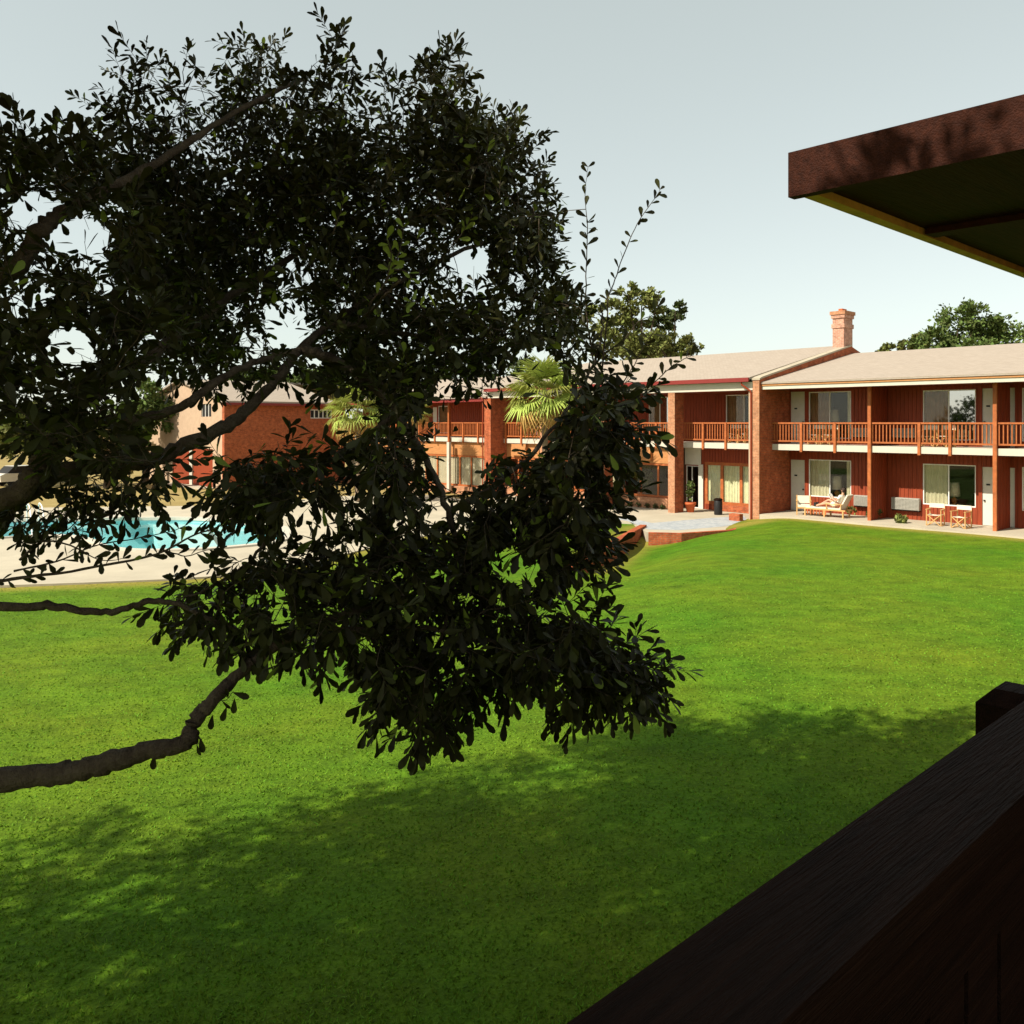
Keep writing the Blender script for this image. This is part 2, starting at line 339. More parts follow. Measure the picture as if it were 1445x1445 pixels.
st = [gp(p, y, -.75) for p, y in [(215, 738), (285, 738), (310, 776), (225, 780)]]
mb = MB(); mb.prism([(p.x, p.y) for p in reversed(st)], -2.04, -.72); mb.build('pool_shallow_shelf', 'pool_step', kind='structure')
mb = MB(); mb.add([p+Vector((0, 0, -.16)) for p in pool], [tuple(range(n))]); o = mb.build('pool_water', 'water', kind='structure')
for o_ in (o,):
    if o_.data.polygons[0].normal.z < 0: o_.data.flip_normals()
# pale strip path in dry grass behind the pool
# patio by the clubhouse, flagstones and concrete
PZ = -.29
pat = [gp(p, y, PZ) for p, y in [(690, 712), (760, 727), (835, 733), (893, 737), (912, 751), (960, 752.5), (1030, 748), (1064, 739)]]
pat2 = [(p.x, p.y) for p in pat]+[tuple(loc(.0, .2))[:2], tuple(loc(.0, 1.75))[:2], tuple(loc(fx(690, 1.7), 1.75))[:2]]
MB().prism(pat2, PZ-.7, PZ).build('clubhouse_patio', 'concrete_white', kind='structure')
fl = [gp(p, y, PZ+.004) for p, y in [(700, 712), (760, 719), (830, 722), (880, 729), (920, 738), (1000, 731), (1050, 728), (1056, 737), (1020, 743), (960, 748), (915, 747), (885, 735), (830, 727), (760, 724)]]
MB().add([p for p in fl], [tuple(range(len(fl)))]).build('flagstone_path', 'flagstone', kind='structure')
MB().box(fx(1072, -1.2)+.02, 24, -1.25, 1.75, -.6, .03).build('wing_patio', 'concrete_white', kind='structure').location = O0
bpy.data.objects['wing_patio'].rotation_euler = (0, 0, ROT)
# brick kerb round the patio and retaining wall
def strip_wall(name, pts, th, z0, z1, m, label, cat):
    mb = MB(); pts = [Vector(p) for p in pts]; vs = []
    for i, p in enumerate(pts):
        d = (pts[min(i+1, len(pts)-1)]-pts[max(i-1, 0)]); d.z = 0; d.normalize(); nrm = Vector((-d.y, d.x, 0))*th/2
        zt = z1[i] if hasattr(z1, '__len__') else z1
        vs += [(p.x-nrm.x, p.y-nrm.y, z0), (p.x+nrm.x, p.y+nrm.y, z0), (p.x+nrm.x, p.y+nrm.y, zt), (p.x-nrm.x, p.y-nrm.y, zt)]
    fs = []
    for i in range(len(pts)-1):
        a = 4*i; fs += [(a, a+4, a+7, a+3), (a+1, a+2, a+6, a+5), (a+3, a+7, a+6, a+2)]
    k = 4*(len(pts)-1); fs += [(0, 3, 2, 1), (k, k+1, k+2, k+3)]; mb.add(vs, fs)
    o = mb.build(name, m); o['label'] = label; o['category'] = cat; return o
rw = strip_wall('retaining_wall', [gp(908, 742, -.25), gp(893, 750, -.25), gp(872, 763, -.27), gp(850, 775, -.3), gp(828, 788, -.38), gp(800, 803, -.5)], .28, -1.3, [-.2, -.2, -.2, -.24, -.32, -.44], 'brick', 'low red brick retaining wall curving down the lawn from the patio corner', 'wall')
strip_wall('patio_kerb', [gp(915, 753, -.29), gp(960, 754, -.29), gp(1030, 749.5, -.29), gp(1064, 741, -.29)], .22, -1., PZ+.05, 'brick', 'low brick kerb along the front edge of the patio', 'kerb')
MB().box(0, .55, 0, .3, -.5, .02).build('brick_stub', 'brick').location = loc(-.75, -1.9)
o = bpy.data.objects['brick_stub']; o.rotation_euler = (0, 0, ROT); o['label'] = 'short brick kerb end block beside the tall party wall foot'; o['category'] = 'kerb'

# ------------------------------------------------------------------ long building blocks (local frame: x right, y back)
def panel_wall(mb, x0, x1, z0, z1, y, th, ops, batten=.0, bw=.03, bd=.025):
    xs = sorted({x0, x1, *[v for o in ops for v in o[:2]]}); zs = sorted({z0, z1, *[v for o in ops for v in o[2:4]]})
    def solid(xm, zm): return x0 < xm < x1 and z0 < zm < z1 and not any(o[0] < xm < o[1] and o[2] < zm < o[3] for o in ops)
    for i in range(len(xs)-1):
        for j in range(len(zs)-1):
            a, b, c_, d = xs[i], xs[i+1], zs[j], zs[j+1]
            if not solid((a+b)/2, (c_+d)/2): continue
            mb.add([(a, y, c_), (b, y, c_), (b, y, d), (a, y, d)], [(0, 1, 2, 3)]); mb.add([(a, y+th, c_), (b, y+th, c_), (b, y+th, d), (a, y+th, d)], [(3, 2, 1, 0)])
    for o in ops:
        a, b, c_, d = o[:4]
        mb.add([(a, y, c_), (b, y, c_), (b, y+th, c_), (a, y+th, c_)], [(0, 1, 2, 3)]); mb.add([(a, y, d), (b, y, d), (b, y+th, d), (a, y+th, d)], [(3, 2, 1, 0)])
        mb.add([(a, y, c_), (a, y+th, c_), (a, y+th, d), (a, y, d)], [(0, 1, 2, 3)]); mb.add([(b, y, c_), (b, y+th, c_), (b, y+th, d), (b, y, d)], [(3, 2, 1, 0)])
    if batten:
        x = x0+batten/2
        while x < x1-.03:
            segs = [(z0, z1)]
            for o in ops:
                if o[0]-bw < x < o[1]+bw:
                    ns = []
                    for s0, s1 in segs:
                        if o[2] > s0: ns.append((s0, min(s1, o[2])))
                        if o[3] < s1: ns.append((max(s0, o[3]), s1))
                    segs = ns
            for s0, s1 in segs:
                if s1-s0 > .05: mb.box(x-bw/2, x+bw/2, y-bd, y+.002, s0+.003, s1-.003)
            x += batten
def wavy(mb, x0, x1, y, z0, z1, per=.16, amp=.03):
    n = max(6, int((x1-x0)/per*4)); vs = []
    for i in range(n+1):
        x = x0+(x1-x0)*i/n; yy = y+amp*math.sin((x-x0)/per*2*math.pi)+.01*math.sin(x*17)
        vs += [(x, yy, z0), (x, yy, z1)]
    mb.add(vs, [(2*i, 2*i+2, 2*i+3, 2*i+1) for i in range(n)])
def window(par, x0, x1, z0, z1, y, splits, curt=(), fr=.045, fm='metal_white', gm='glass', cm='curtain_brown'):
    mb = MB(); mb.box(x0, x1, y+.03, y+.09, z1-fr, z1); mb.box(x0, x1, y+.03, y+.09, z0, z0+fr)
    xs = [x0]+list(splits)+[x1]
    for k, x in enumerate(xs):
        a = x if k == 0 else (x-fr if k == len(xs)-1 else x-fr/2); mb.box(a, a+fr, y+.032, y+.088, z0+fr, z1-fr)
    w_ = mb.build('window', fm, par)
    for k in range(len(xs)-1):
        a, b = xs[k]+(fr if k == 0 else fr/2)+.002, xs[k+1]-(fr if k == len(xs)-2 else fr/2)-.002
        gmk = gm[k] if isinstance(gm, (list, tuple)) else gm
        MB().box(a, b, y+.055, y+.062, z0+fr+.002, z1-fr-.002).build('pane', gmk, w_)
    for cu in curt:
        mb = MB(); wavy(mb, cu[0], cu[1], y+.135, z0+.0, z1-.0); mb.build('curtain', cu[2] if len(cu) > 2 else cm, w_)
    return w_
def door(par, x0, x1, z0, z1, y, hinge=1, m='door_paint', plate=True):
    mb = MB(); mb.box(x0+.03, x1-.03, y+.03, y+.08, z0+.01, z1-.03)
    d = mb.build('door', m, par)
    f = MB(); f.box(x0, x0+.03, y-.01, y+.09, z0, z1); f.box(x1-.03, x1, y-.01, y+.09, z0, z1); f.box(x0+.03, x1-.03, y-.01, y+.09, z1-.03, z1); f.build('door_frame', 'wood_red', d)
    kx = x0+.11 if hinge > 0 else x1-.11
    k = MB(); k.box(kx-.03, kx+.03, y-.03, y+.03, z0+.98, z0+1.04); k.build('knob', 'black', d)
    if plate:
        px_ = x1-.28 if hinge > 0 else x0+.28
        k = MB(); k.box(px_-.07, px_+.07, y+.018, y+.03, z0+1.62, z0+1.69); k.build('number_plate', 'black', d)
    return d
def ac(par, x0, x1, z0, z1, y):
    a = MB().box(x0, x1, y-.22, y+.05, z0, z1).build('air_conditioner', 'ac_grey', par)
    s = MB(); n = 9
    for i in range(n):
        zz = z0+.04+(z1-z0-.08)*i/(n-1); s.box(x0+.03, x1-.03, y-.245, y-.221, zz-.011, zz+.011)
    for k in range(9):
        xx = x0+.03+(x1-x0-.06)*k/8; s.box(xx-.008, xx+.008, y-.238, y-.2205, z0+.02, z1-.02)
    s.build('grille', 'ac_grey', a); MB().box(x0+.01, x1-.01, y-.2, y+.02, z0-.05, z0-.002).build('support', 'wood_dark', a); return a
BAL = None
def railing(par, x0, x1, posts, y=.03, zt=4.2, zb=3.31, drop=2.86, m='wood_orange'):
    global BAL
    r = MB(); r.box(x0, x1, y-.06, y+.06, zt-.07, zt); r.box(x0, x1, y-.03, y+.03, zb, zb+.07); rl = r.build('railing', m, par)
    if BAL is None: BAL = MB().box(-.021, .021, -.021, .021, zb+.071, zt-.071).mesh('baluster', m)
    for p in posts: MB().box(p-.055, p+.055, y-.10, y+.02, drop, zt-.02).build('railing_post', m, rl)
    x = x0+.08
    while x < x1-.03:
        if not any(abs(x-p) < .085 for p in posts): link('baluster', BAL, rl).location = (x, y-.002, 0)
        x += .148
    return rl
def roof_slab(par, x0, x1, y0, z0, yr, zr, y1, z1, th=.14, m='roof_pale'):
    mb = MB(); mb.extrude_x([(y0, z0), (y0, z0-th), (yr, zr-th), (y1, z1-th), (y1, z1), (yr, zr)], x0, x1)
    return mb.build('roof', m, par)
def shell(par, x0, x1, z0, z1, y0, y1):
    mb = MB(); mb.add([(x0, y1, z0), (x1, y1, z0), (x1, y1, z1), (x0, y1, z1), (x0, y0, z0), (x1, y0, z0), (x1, y0, z1), (x0, y0, z1)], [(0, 1, 2, 3), (4, 0, 3, 7), (1, 5, 6, 2), (0, 4, 5, 1), (3, 2, 6, 7)])
    return mb.build('room_interior', 'interior', par)
WB = 1.6
# ---- right guest wing
A = thing('guest_wing', 'right-hand two-storey guest wing with orange timber balcony, white doors and picture windows', 'building', O0, ROT)
xa = fx(1072, -1.1); xend = 22.0
p1 = fx(1228, 0); p2 = fx(1405, 0); bay = p2-p1
posts_tall = [p1, p2, p2+bay+.4, p2+2*bay+.4]
def img(px): return fx(px, WB)
ops_u = [(img(1115), img(1136.5), 3.2, zi(552, 1125, WB)), (img(1141), img(1201), 3.45, zi(552.5, 1170, WB)), (img(1302), img(1377), 3.45, zi(550, 1340, WB)), (img(1385), img(1405), 3.2, zi(547, 1395, WB))]
ops_l = [(img(1115), img(1136.5), .03, zi(648, 1125, WB)), (img(1141), img(1201), zi(702, 1170, WB), zi(649, 1170, WB)), (img(1302), img(1377), zi(714, 1340, WB), zi(655.5, 1340, WB)), (img(1385), img(1405), .03, zi(658, 1395, WB))]
off = 2*(p2-WB*0)-0  # mirrored pair continues past the frame
mir = lambda o: (2*img(1409)-o[1], 2*img(1409)-o[0], o[2], o[3])
ops_u += [mir(o) for o in ops_u[:]]; ops_l += [mir(o) for o in ops_l[:]]
mb = MB(); panel_wall(mb, xa+.01, xend, 3.2, 5.74, WB, .12, ops_u, .17); panel_wall(mb, xa+.01, xend, .03, 2.92, WB, .12, ops_l, .17); mb.build('siding_wall', 'wood_red', A)
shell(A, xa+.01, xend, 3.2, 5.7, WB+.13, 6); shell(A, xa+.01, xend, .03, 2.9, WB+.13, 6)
for fl_, ops in ((0, ops_l), (1, ops_u)):
    for k, o in enumerate(ops):
        bayk = k//4; kk = k % 4
        if kk in (0, 3): door(A, *o, WB, hinge=1 if kk == 3 else -1)
        else:
            wd = o[1]-o[0]; mid = o[0]+wd*(.5 if kk == 1 else .495)
            if fl_ == 0: cu = [(o[0]+.02, o[0]+wd*(.47), 'curtain')] + ([(o[1]-wd*.13, o[1]-.02, 'curtain')] if kk == 1 else [])
            else: cu = [(o[0]+.02, o[0]+wd*.48)] + ([(o[1]-wd*.11, o[1]-.02, 'curtain')] if kk == 1 else [])
            window(A, *o, WB, [mid], cu, gm=['glass', 'glass_mirror' if (fl_ == 1 and kk == 2) else 'glass'])
for (a_, b_, za, zb_) in ((1205, 1227.5, 715, 700), (1258, 1297, 721, 704)):
    ac(A, fx(a_, WB-.2), fx(b_, WB-.2), zi(za, b_, WB-.2), zi(zb_, b_, WB-.2), WB)
for (a_, b_) in ((1204, 1227), (1259, 1290)): ac(A, fx(a_, WB-.2), fx(b_, WB-.2), 3.55, 3.95, WB)
MB().box(xa+.005, xend, 0, WB+.14, 2.925, 3.195).build('balcony_slab', 'white_paint', A)
pst = [fx(p, 0) for p in (1131, 1178.5, 1297.5, 1341)]
railing(A, xa+.55*0+.02, xend, pst+posts_tall+[p2+(p1-q)+bay+.4 for q in pst[:2]])
for p in posts_tall: MB().box(p-.07, p+.07, -.11, .0-.002, .03, 5.72).build('post', 'wood_orange', A)
for p in posts_tall:
    for z0, z1 in ((.03, 2.92), (3.2, 5.74)):
        mb = MB(); mb.box(p-.04, p+.04, .003, WB-.03, z0, z1); y = .12
        while y < WB-.08: mb.box(p+.04, p+.062, y-.02, y+.02, z0+.004, z1-.004); y += .17
        mb.build('partition', 'wood_red', A)
mb = MB(); mb.box(xa+.005, xend, -.92, -.86, 5.70, 5.93); mb.build('fascia', 'white_paint', A)
MB().box(xa+.005, xend, -.86, WB+.13, 5.745, 5.79).build('soffit', 'wood_red', A)
MB().box(xa+.005, xend, -.96, -.921, 5.86, 5.945).build('drip_edge', 'wood_tan', A)
rf = roof_slab(A, xa+.005, xend, -1.0, 6.03, 8.2, 7.86, 17, 6.03, .08)
MB().box(xa+.01, xend, 16, 16.2, -.5, 5.9).build('rear_wall', 'brick', A)
MB().box(xend, xend+.3, -.9, 16.2, -.5, 5.9).build('end_wall', 'brick', A)
# ---- clubhouse block
B = thing('clubhouse', 'middle two-storey block with brick pillars, large shop-type windows and red gutter', 'building', O0, ROT)
xl = fx(690, -1.1); xr = xa-.0
th = .34
# party wall with stone cap, right end
mb = MB(); mb.extrude_x([(-1.1, -.6), (16.5, -.6), (16.5, 6.1), (8.1, 8.22), (-.85, 6.22), (-1.1, 6.15)], xa-th, xa); mb.build('party_wall', 'brick', B)
mb = MB(); mb.extrude_x([(-1.16, 6.13), (-1.16, 6.21), (-.9, 6.30), (8.1, 8.31), (8.1, 8.23), (-.86, 6.225), (-1.105, 6.155)], xa-th-.05, xa+.04); mb.build('parapet_cap', 'concrete', B)
mb = MB(); mb.box(xa-th-.0, xa-.004, -1.135, -1.102, -.3, 6.1); mb.build('pilaster_sunlit_face', 'brick_tan', B)  # sun on the wall's front edge painted as a paler brick layer
# chimney
cy0 = 7.3; c0 = fx(1173, cy0); c1 = fx(1191.5, cy0)
zc = lambda y: EYE+(HZ-y)/F*loc(c1, cy0).y
ch = MB(); ch.box(c0+.05, c1-.05, cy0+.05, cy0+1.05, 6.5, zc(462)); ch.build('chimney', 'brick_pale', B)
chm = bpy.data.objects['chimney']
for k, (za, zb_, e) in enumerate(((zc(462)+.002, zc(456), .05), (zc(456)+.002, zc(448), .0), (zc(448)+.002, zc(443), .06), (zc(443)+.002, zc(438), .11))):
    MB().box(c0+.05-e, c1-.05+e, cy0+.05-e, cy0+1.05+e, za, zb_).build('brick_course', 'brick_pale' if k != 3 else 'brick_tan', chm)
MB().box(c0+.25, c1-.25, cy0+.3, cy0+.8, zc(438)+.002, zc(438)+.15).build('flue', 'terracotta', chm)
rb = roof_slab(B, xl-.1, xa-th-.052, -1.32, 6.26, 8.1, 8.30, 17, 6.2, .1)
MB().box(xl-.15, xa-th-.06, -1.42, -1.325, 6.06, 6.25).build('gutter', 'gutter_red', B)
MB().box(xl-.1, xa-th-.004, -1.12, -.98, 5.68, 6.055).build('beam', 'white_paint', B)
MB().box(xl-.1, xa-th-.004, -.975, WB+.1, 5.70, 5.78).build('soffit', 'wood_red', B)
# pillars
def pillar(px0, px1, d, top=5.675, m='brick_tan'):
    a, b = fx(px0, -1.1), fx(px1, -1.1); p = MB().box(a, b, -1.1, -1.1+d, -.32, top).build('pillar', 'brick', B)
    MB().box(a+.004, b-.004, -1.125, -1.101, -.3, top-.01).build('pillar_sunlit_face', m, p); return a, b  # sunlit front of the brick pillar painted in as a paler facing
pillar(943, 952.5, .72)
pillar(846, 853, .7); 
pillar(762, 768, .7)
ba, bb = fx(1056, -1.12), fx(1060.5, -1.12)
MB().box(ba-.02, bb-.0, -1.06, -.9, -.3, 5.67).build('post', 'stucco', B)
def downspout(par, x, y, z0, z1, m='gutter_red'):
    mb = MB(); mb.tube([(x-.42, y-.2, z1), (x-.40, y-.2, z1-.12), (x-.04, y-.05, z1-.42), (x, y-.05, z1-.55), (x, y-.05, z0)], .045, 8); return mb.build('downspout', m, par)
downspout(B, xa-th-.07, -1.1, -.28, 6.06, 'wood_red')
# upper wall
u = lambda px: fx(px, WB)
ops_bu = [(u(1024), u(1066), 3.42, zi(557, 1045, WB)), (u(915), u(955), 3.42, zi(560, 935, WB)), (u(740), u(775), 3.42, 5.4), (u(835), u(851), 3.2, 5.3)]
mb = MB(); panel_wall(mb, xl, xa-th-.003, 3.2, 5.69, WB, .12, ops_bu, .17); mb.build('siding_wall', 'wood_red', B)
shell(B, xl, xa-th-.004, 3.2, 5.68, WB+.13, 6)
window(B, *ops_bu[0], WB, [u(1049.5)], [(u(1024.5), u(1049))]); window(B, *ops_bu[1], WB, [u(930.5)], [(u(915.5), u(930))], gm=['glass', 'glass_mirror'])
window(B, *ops_bu[2], WB, [u(757)], [(u(741), u(756))]); door(B, *ops_bu[3], WB)
MB().box(xl, xa-th-.005, 0, WB+.13, 2.925, 3.195).build('balcony_slab', 'white_paint', B)
rp_ = [fx(p, 0) for p in (992.5, 1024.5, 926.5, 886, 868, 812, 790, 736, 714)]
railing(B, xl+.05, xa-th-.05, rp_+[fx(957, 0)])
# ground floor, recessed part right of the pillar
xs0 = u(970); ops_bl = [(u(968), u(986), -.28, zi(657, 975, WB)), (u(994), u(1066), .0, zi(653, 1030, WB))]
mb = MB(); panel_wall(mb, u(957), xa-th-.003, -.29, 2.92, WB, .12, [ops_bl[0], ops_bl[1]], .17); mb.build('siding_wall', 'wood_red', B)
MB().box(u(966), u(990), WB-.07, WB-.03, zi(655.5, 975, WB), 2.9).build('panel', 'door_paint', B)
MB().box(u(986.5), u(993), WB-.07, WB-.03, -.28, zi(655, 985, WB)-.01).build('jamb', 'door_paint', B)
window(B, ops_bl[0][0], ops_bl[0][1], -.28, ops_bl[0][3], WB, [u(976)], [], fm='metal_white')
window(B, *ops_bl[1], WB, [u(1018), u(1045)], [(u(995), u(1016.5), 'curtain_sheer'), (u(1019.5), u(1043.5), 'curtain_sheer'), (u(1046.5), u(1064), 'curtain_sheer')], fr=.16, fm='wood_orange')
MB().box(u(1009), u(1066), WB-.3, WB-.04, -.28, .02).build('planter_step', 'brick', B)
shell(B, u(957), xa-th-.004, -.28, 2.9, WB+.13, 6)
# ground floor shop front left of the pillar
YS = .25; v = lambda px: fx(px, YS)
zl0, zl1 = zi(652.5, 900, YS), 2.90
for a_, b_, s_ in ((858, 946, (880.5, 903.5, 928)), (775, 845, (792, 810, 828)), (700, 762, (715, 731, 747))):
    xa_, xb_ = v(a_), v(b_)
    MB().box(xa_, xb_, YS, YS+.1, zl0, zl1).build('lintel', 'wood_tan', B)
    MB().box(xa_+.62*(xb_-xa_)-.8, xa_+.62*(xb_-xa_)+.45, YS-.2, YS-.003, zl0+.12, zl1-.01).build('lintel_beam', 'wood_tan', B)
    window(B, xa_, xb_, .27, zl0-.003, YS, [v(q) for q in s_], [], fr=.11, fm='wood_orange')
    MB().box(xa_, xb_, YS-.25, YS+.13, -.29, .26).build('window_sill', 'brick_tan', B)
    wc = MB(); wavy(wc, xa_+.05, xa_+.5, YS+.2, .27, zl0, .12); wc.build('curtain', 'curtain', B)
shell(B, xl, v(946), -.28, 2.9, YS+.14, 6.5)
MB().box(xl, xa-.1, 16, 16.2, -.5, 6.1).build('rear_wall', 'brick', B)
mb = MB(); mb.extrude_x([(-1.1, -.5), (16, -.5), (16, 6.0), (8.1, 8.1), (-1.1, 6.1)], xl-.1, xl+.15); mb.build('end_wall', 'brick', B)
MB().box(xl-.45, xl-.11, -1.1, WB, -.3, 5.6).build('party_pier', 'brick', B)
downspout(B, xl-.5, -1.12, -.28, 6.06, 'wood_red')
# ---- far left wing
C = thing('guest_wing', 'far left two-storey wing with lower roof, curtained ground floor and timber balcony', 'building', O0, ROT)
xw = fx(487, .0); xq = xl-.46
mb = MB(); opc = [(u(610), u(617), 3.2, 5.3), (u(618), u(632), 3.45, 5.35), (u(520), u(545), 3.45, 5.35)]
panel_wall(mb, xw, xq, 3.2, 5.62, WB, .12, opc, .2); mb.build('siding_wall', 'wood_red', C)
door(C, *opc[0], WB, plate=False); window(C, *opc[1], WB, [], [(opc[1][0]+.05, opc[1][1]-.05)]); window(C, *opc[2], WB, [u(532)], [(opc[2][0], u(531))])
shell(C, xw, xq, 3.2, 5.6, WB+.13, 6); shell(C, xw, xq, -.28, 2.9, WB, 6)
MB().box(xw, xq, 0, WB+.13, 2.925, 3.195).build('balcony_slab', 'white_paint', C)
railing(C, xw, xq, [fx(p, 0) for p in (614, 634, 654, 675, 592, 570, 545, 520, 500)])
for p in (634, 560): MB().box(fx(p, -.1)-.06, fx(p, -.1)+.06, -.2, -.06, -.3, 5.5).build('post', 'wood_orange', C)
MB().box(fx(636, -.15)-.12, fx(636, -.15)+.12, -.4, -.22, -.3, 2.9).build('pillar', 'white_paint', C)
mb = MB(); mb.box(xw, xq, .2, .3, 2.05, 2.9); mb.build('lintel', 'wood_tan', C)
sp = [v(p) for p in range(505, 680, 16)]
window(C, xw+.02, xq-.02, .0, 2.04, .2, sp, [(xw+.1, xq-.1, 'canvas')], fr=.12, fm='wood_orange')
MB().box(xw, xq, -.05, .33, -1.2, -.005).build('window_sill', 'brick_tan', C)
MB().box(xw-.2, xq, -.85, -.78, 5.5, 5.72).build('fascia', 'gutter_red', C); MB().box(xw, xq, -.775, WB+.1, 5.63, 5.68).build('soffit', 'wood_red', C)
roof_slab(C, xw-.3, xq, -.95, 5.80, 8.1, 7.7, 17, 5.8, .08)
MB().box(xw, xq, 16, 16.2, -.5, 5.6).build('rear_wall', 'brick', C)
# ---- brick building at the left (ridge along local y)
D = thing('brick_building', 'red brick building with pale sunlit gable end and twin brown doors beyond the pool', 'building', O0, ROT)
def fy(px, x):       # y on the plane x
    r = (px-CX)/F; return (r*(O0.y+x*EX.y)-O0.x-x*EX.x)/(EY.x-r*EY.y)
yc = fy(317, xw); zd = lambda yi, x, y: EYE-(yi-HZ)/F*loc(x, y).y
xg = fx(205, yc); hw = (xw-xg)/2; xm = (xw+xg)/2; ze = zd(567, xw, yc+2); zr_ = zd(537, xm, yc)
mb = MB(); oj = [(fy(438, xw), fy(468, xw), zd(590.5, xw, fy(450, xw)), zd(578, xw, fy(450, xw)))]
# side wall (plane x = xw facing right)
ys = [yc, oj[0][0], oj[0][1], -.01]; zs_ = [-.55, oj[0][2], oj[0][3], ze]
for i in range(3):
    for j in range(3):
        if i == 1 and j == 1: continue
        mb.add([(xw, ys[i], zs_[j]), (xw, ys[i+1], zs_[j]), (xw, ys[i+1], zs_[j+1]), (xw, ys[i], zs_[j+1])], [(0, 1, 2, 3)])
mb.build('side_wall', 'brick', D)
MB().box(xg, xg+.2, yc+.26, -.01, -.55, ze-.02).build('rear_wall', 'brick', D)
wn = MB(); y0, y1, z0, z1 = oj[0]
for k in range(6):
    yy = y0+(y1-y0)*k/5; wn.box(xw-.1, xw-.03, yy-.03, yy+.03, z0, z1)
wn.box(xw-.1, xw-.03, y0, y1, z0, z0+.06); wn.box(xw-.1, xw-.03, y0, y1, z1-.06, z1); wo = wn.build('window', 'metal_white', D)
MB().box(xw-.16, xw-.12, y0, y1, z0, z1).build('pane', 'black', wo)
# gable wall facing the pool, with openings
dA = (fx(243, yc), fx(267.5, yc), -.5, zd(634, fx(260, yc), yc)); dB = (fx(271.5, yc), fx(300, yc), -.5, zd(633, fx(285, yc), yc)); wA = (fx(284, yc), fx(298, yc), zd(588, fx(290, yc), yc), zd(570, fx(290, yc), yc))
mb = MB(); panel_wall(mb, xg, xw-.004, -.55, ze-.02, yc, .25, [dA, dB, wA])
mb.extrude_y([(xg, ze-.02), (xw-.004, ze-.02), (xm, zr_-.05)], yc, yc+.25); mb.build('gable_wall', 'stucco', D)
MB().box(xw-.35, xw+.003, yc-.03, yc-.003, -.55, ze-.03).build('corner_quoin', 'brick', D)
for dd_ in (dA, dB): 
    d_ = MB().box(dd_[0], dd_[1], yc+.06, yc+.12, dd_[2]+.02, dd_[3]).build('door', 'brick' if 0 else 'wood_red', D)
    k = MB(); k.box(dd_[0]+.1, dd_[0]+.16, yc+.0, yc+.058, .5, .62); k.build('handle', 'black', d_)
MB().box(dA[1]+.01, dB[0]-.01, yc-.04, yc-.004, -.5, dB[3]+.05).build('door_post', 'white_paint', D)
MB().box(dA[0]-.3, dB[1]+.5, yc-1.2, yc-.005, -.6, -.42).build('door_step', 'concrete_white', D)
wo = MB().box(wA[0], wA[1], yc+.1, yc+.13, wA[2], wA[3]).build('window', 'black', D)
mb = MB(); ww = (wA[1]-wA[0])/3
for k in range(4): mb.box(wA[0]+ww*k-.03, wA[0]+ww*k+.03, yc+.05, yc+.098, wA[2], wA[3])
mb.build('frame', 'metal_white', wo)
mb = MB(); e = .45
for sgn in (1, -1):
    xe = xm+sgn*(hw+e); zo = ze-(zr_-ze)/hw*e
    mb.extrude_y([(xm, zr_), (xe, zo), (xe, zo+.14), (xm, zr_+.14)] if sgn < 0 else [(xm, zr_), (xm, zr_+.14), (xe, zo+.14), (xe, zo)], yc-.35, -.9 if sgn > 0 else 12)
mb.build('roof', 'roof_pale', D)
MB().box(xw+e-.05, xw+e+.05, yc-.36, -.9, ze-(zr_-ze)/hw*e-.15, ze-(zr_-ze)/hw*e+.02).build('gutter', 'gutter_red', D)
# ------------------------------------------------------------------ the building the view is taken from (balcony rail, post, eave)
ND = Vector((-SA, CA, 0)); NE = Vector((CA, SA, 0))          # out from its front, along its front
NR = math.atan2(NE.y, NE.x)
N_ = thing('balcony_building', 'near building with dark brown balcony rail, square post and overhanging eave at the right', 'building', (0, 0, 0), NR)
# local: x along NE, y along ND (out), z up (world z)
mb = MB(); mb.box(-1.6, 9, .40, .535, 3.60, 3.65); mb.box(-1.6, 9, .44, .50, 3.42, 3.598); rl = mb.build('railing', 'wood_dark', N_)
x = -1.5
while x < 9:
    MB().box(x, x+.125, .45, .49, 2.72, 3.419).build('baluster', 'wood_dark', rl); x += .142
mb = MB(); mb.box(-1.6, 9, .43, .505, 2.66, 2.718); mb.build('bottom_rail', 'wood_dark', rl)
def npost(x0, x1, nm='post'):
    mb = MB(); mb.box(x0, x1, .537, .70, 2.3, 3.555); cx, cy = (x0+x1)/2, .681
    mb.add([(x0, .537, 3.556), (x1, .537, 3.556), (x1, .70, 3.556), (x0, .70, 3.556), (x0+.03, .567, 3.588), (x1-.03, .567, 3.588), (x1-.03, .67, 3.588), (x0+.03, .67, 3.588)], [(0, 1, 5, 4), (1, 2, 6, 5), (2, 3, 7, 6), (3, 0, 4, 7), (4, 5, 6, 7)])
    return mb.build(nm, 'wood_dark', rl)
POSTX = 2.13
npost(POSTX, POSTX+.14); npost(POSTX+2.4, POSTX+2.54)
EV = 5.0; m_e = 1.50; xe0 = 2.78    # eave
mb = MB(); mb.box(xe0, 16, m_e-.05, m_e+.0, EV-.0, EV+.12); mb.build('fascia', 'wood_fascia', N_)
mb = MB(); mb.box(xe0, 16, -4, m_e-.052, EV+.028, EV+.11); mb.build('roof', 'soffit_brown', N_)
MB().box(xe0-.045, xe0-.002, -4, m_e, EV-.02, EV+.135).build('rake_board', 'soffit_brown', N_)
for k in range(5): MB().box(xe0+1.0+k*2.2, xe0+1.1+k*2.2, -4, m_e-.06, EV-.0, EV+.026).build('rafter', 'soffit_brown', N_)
MB().box(xe0, 16, -1.5, -1.3, -.8, EV+.026).build('wall', 'brick', N_)
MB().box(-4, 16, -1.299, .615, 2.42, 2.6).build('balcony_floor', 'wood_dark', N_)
MB().box(-4, xe0-.003, -1.5, -1.3, -.8, 2.419).build('wall', 'brick', N_)
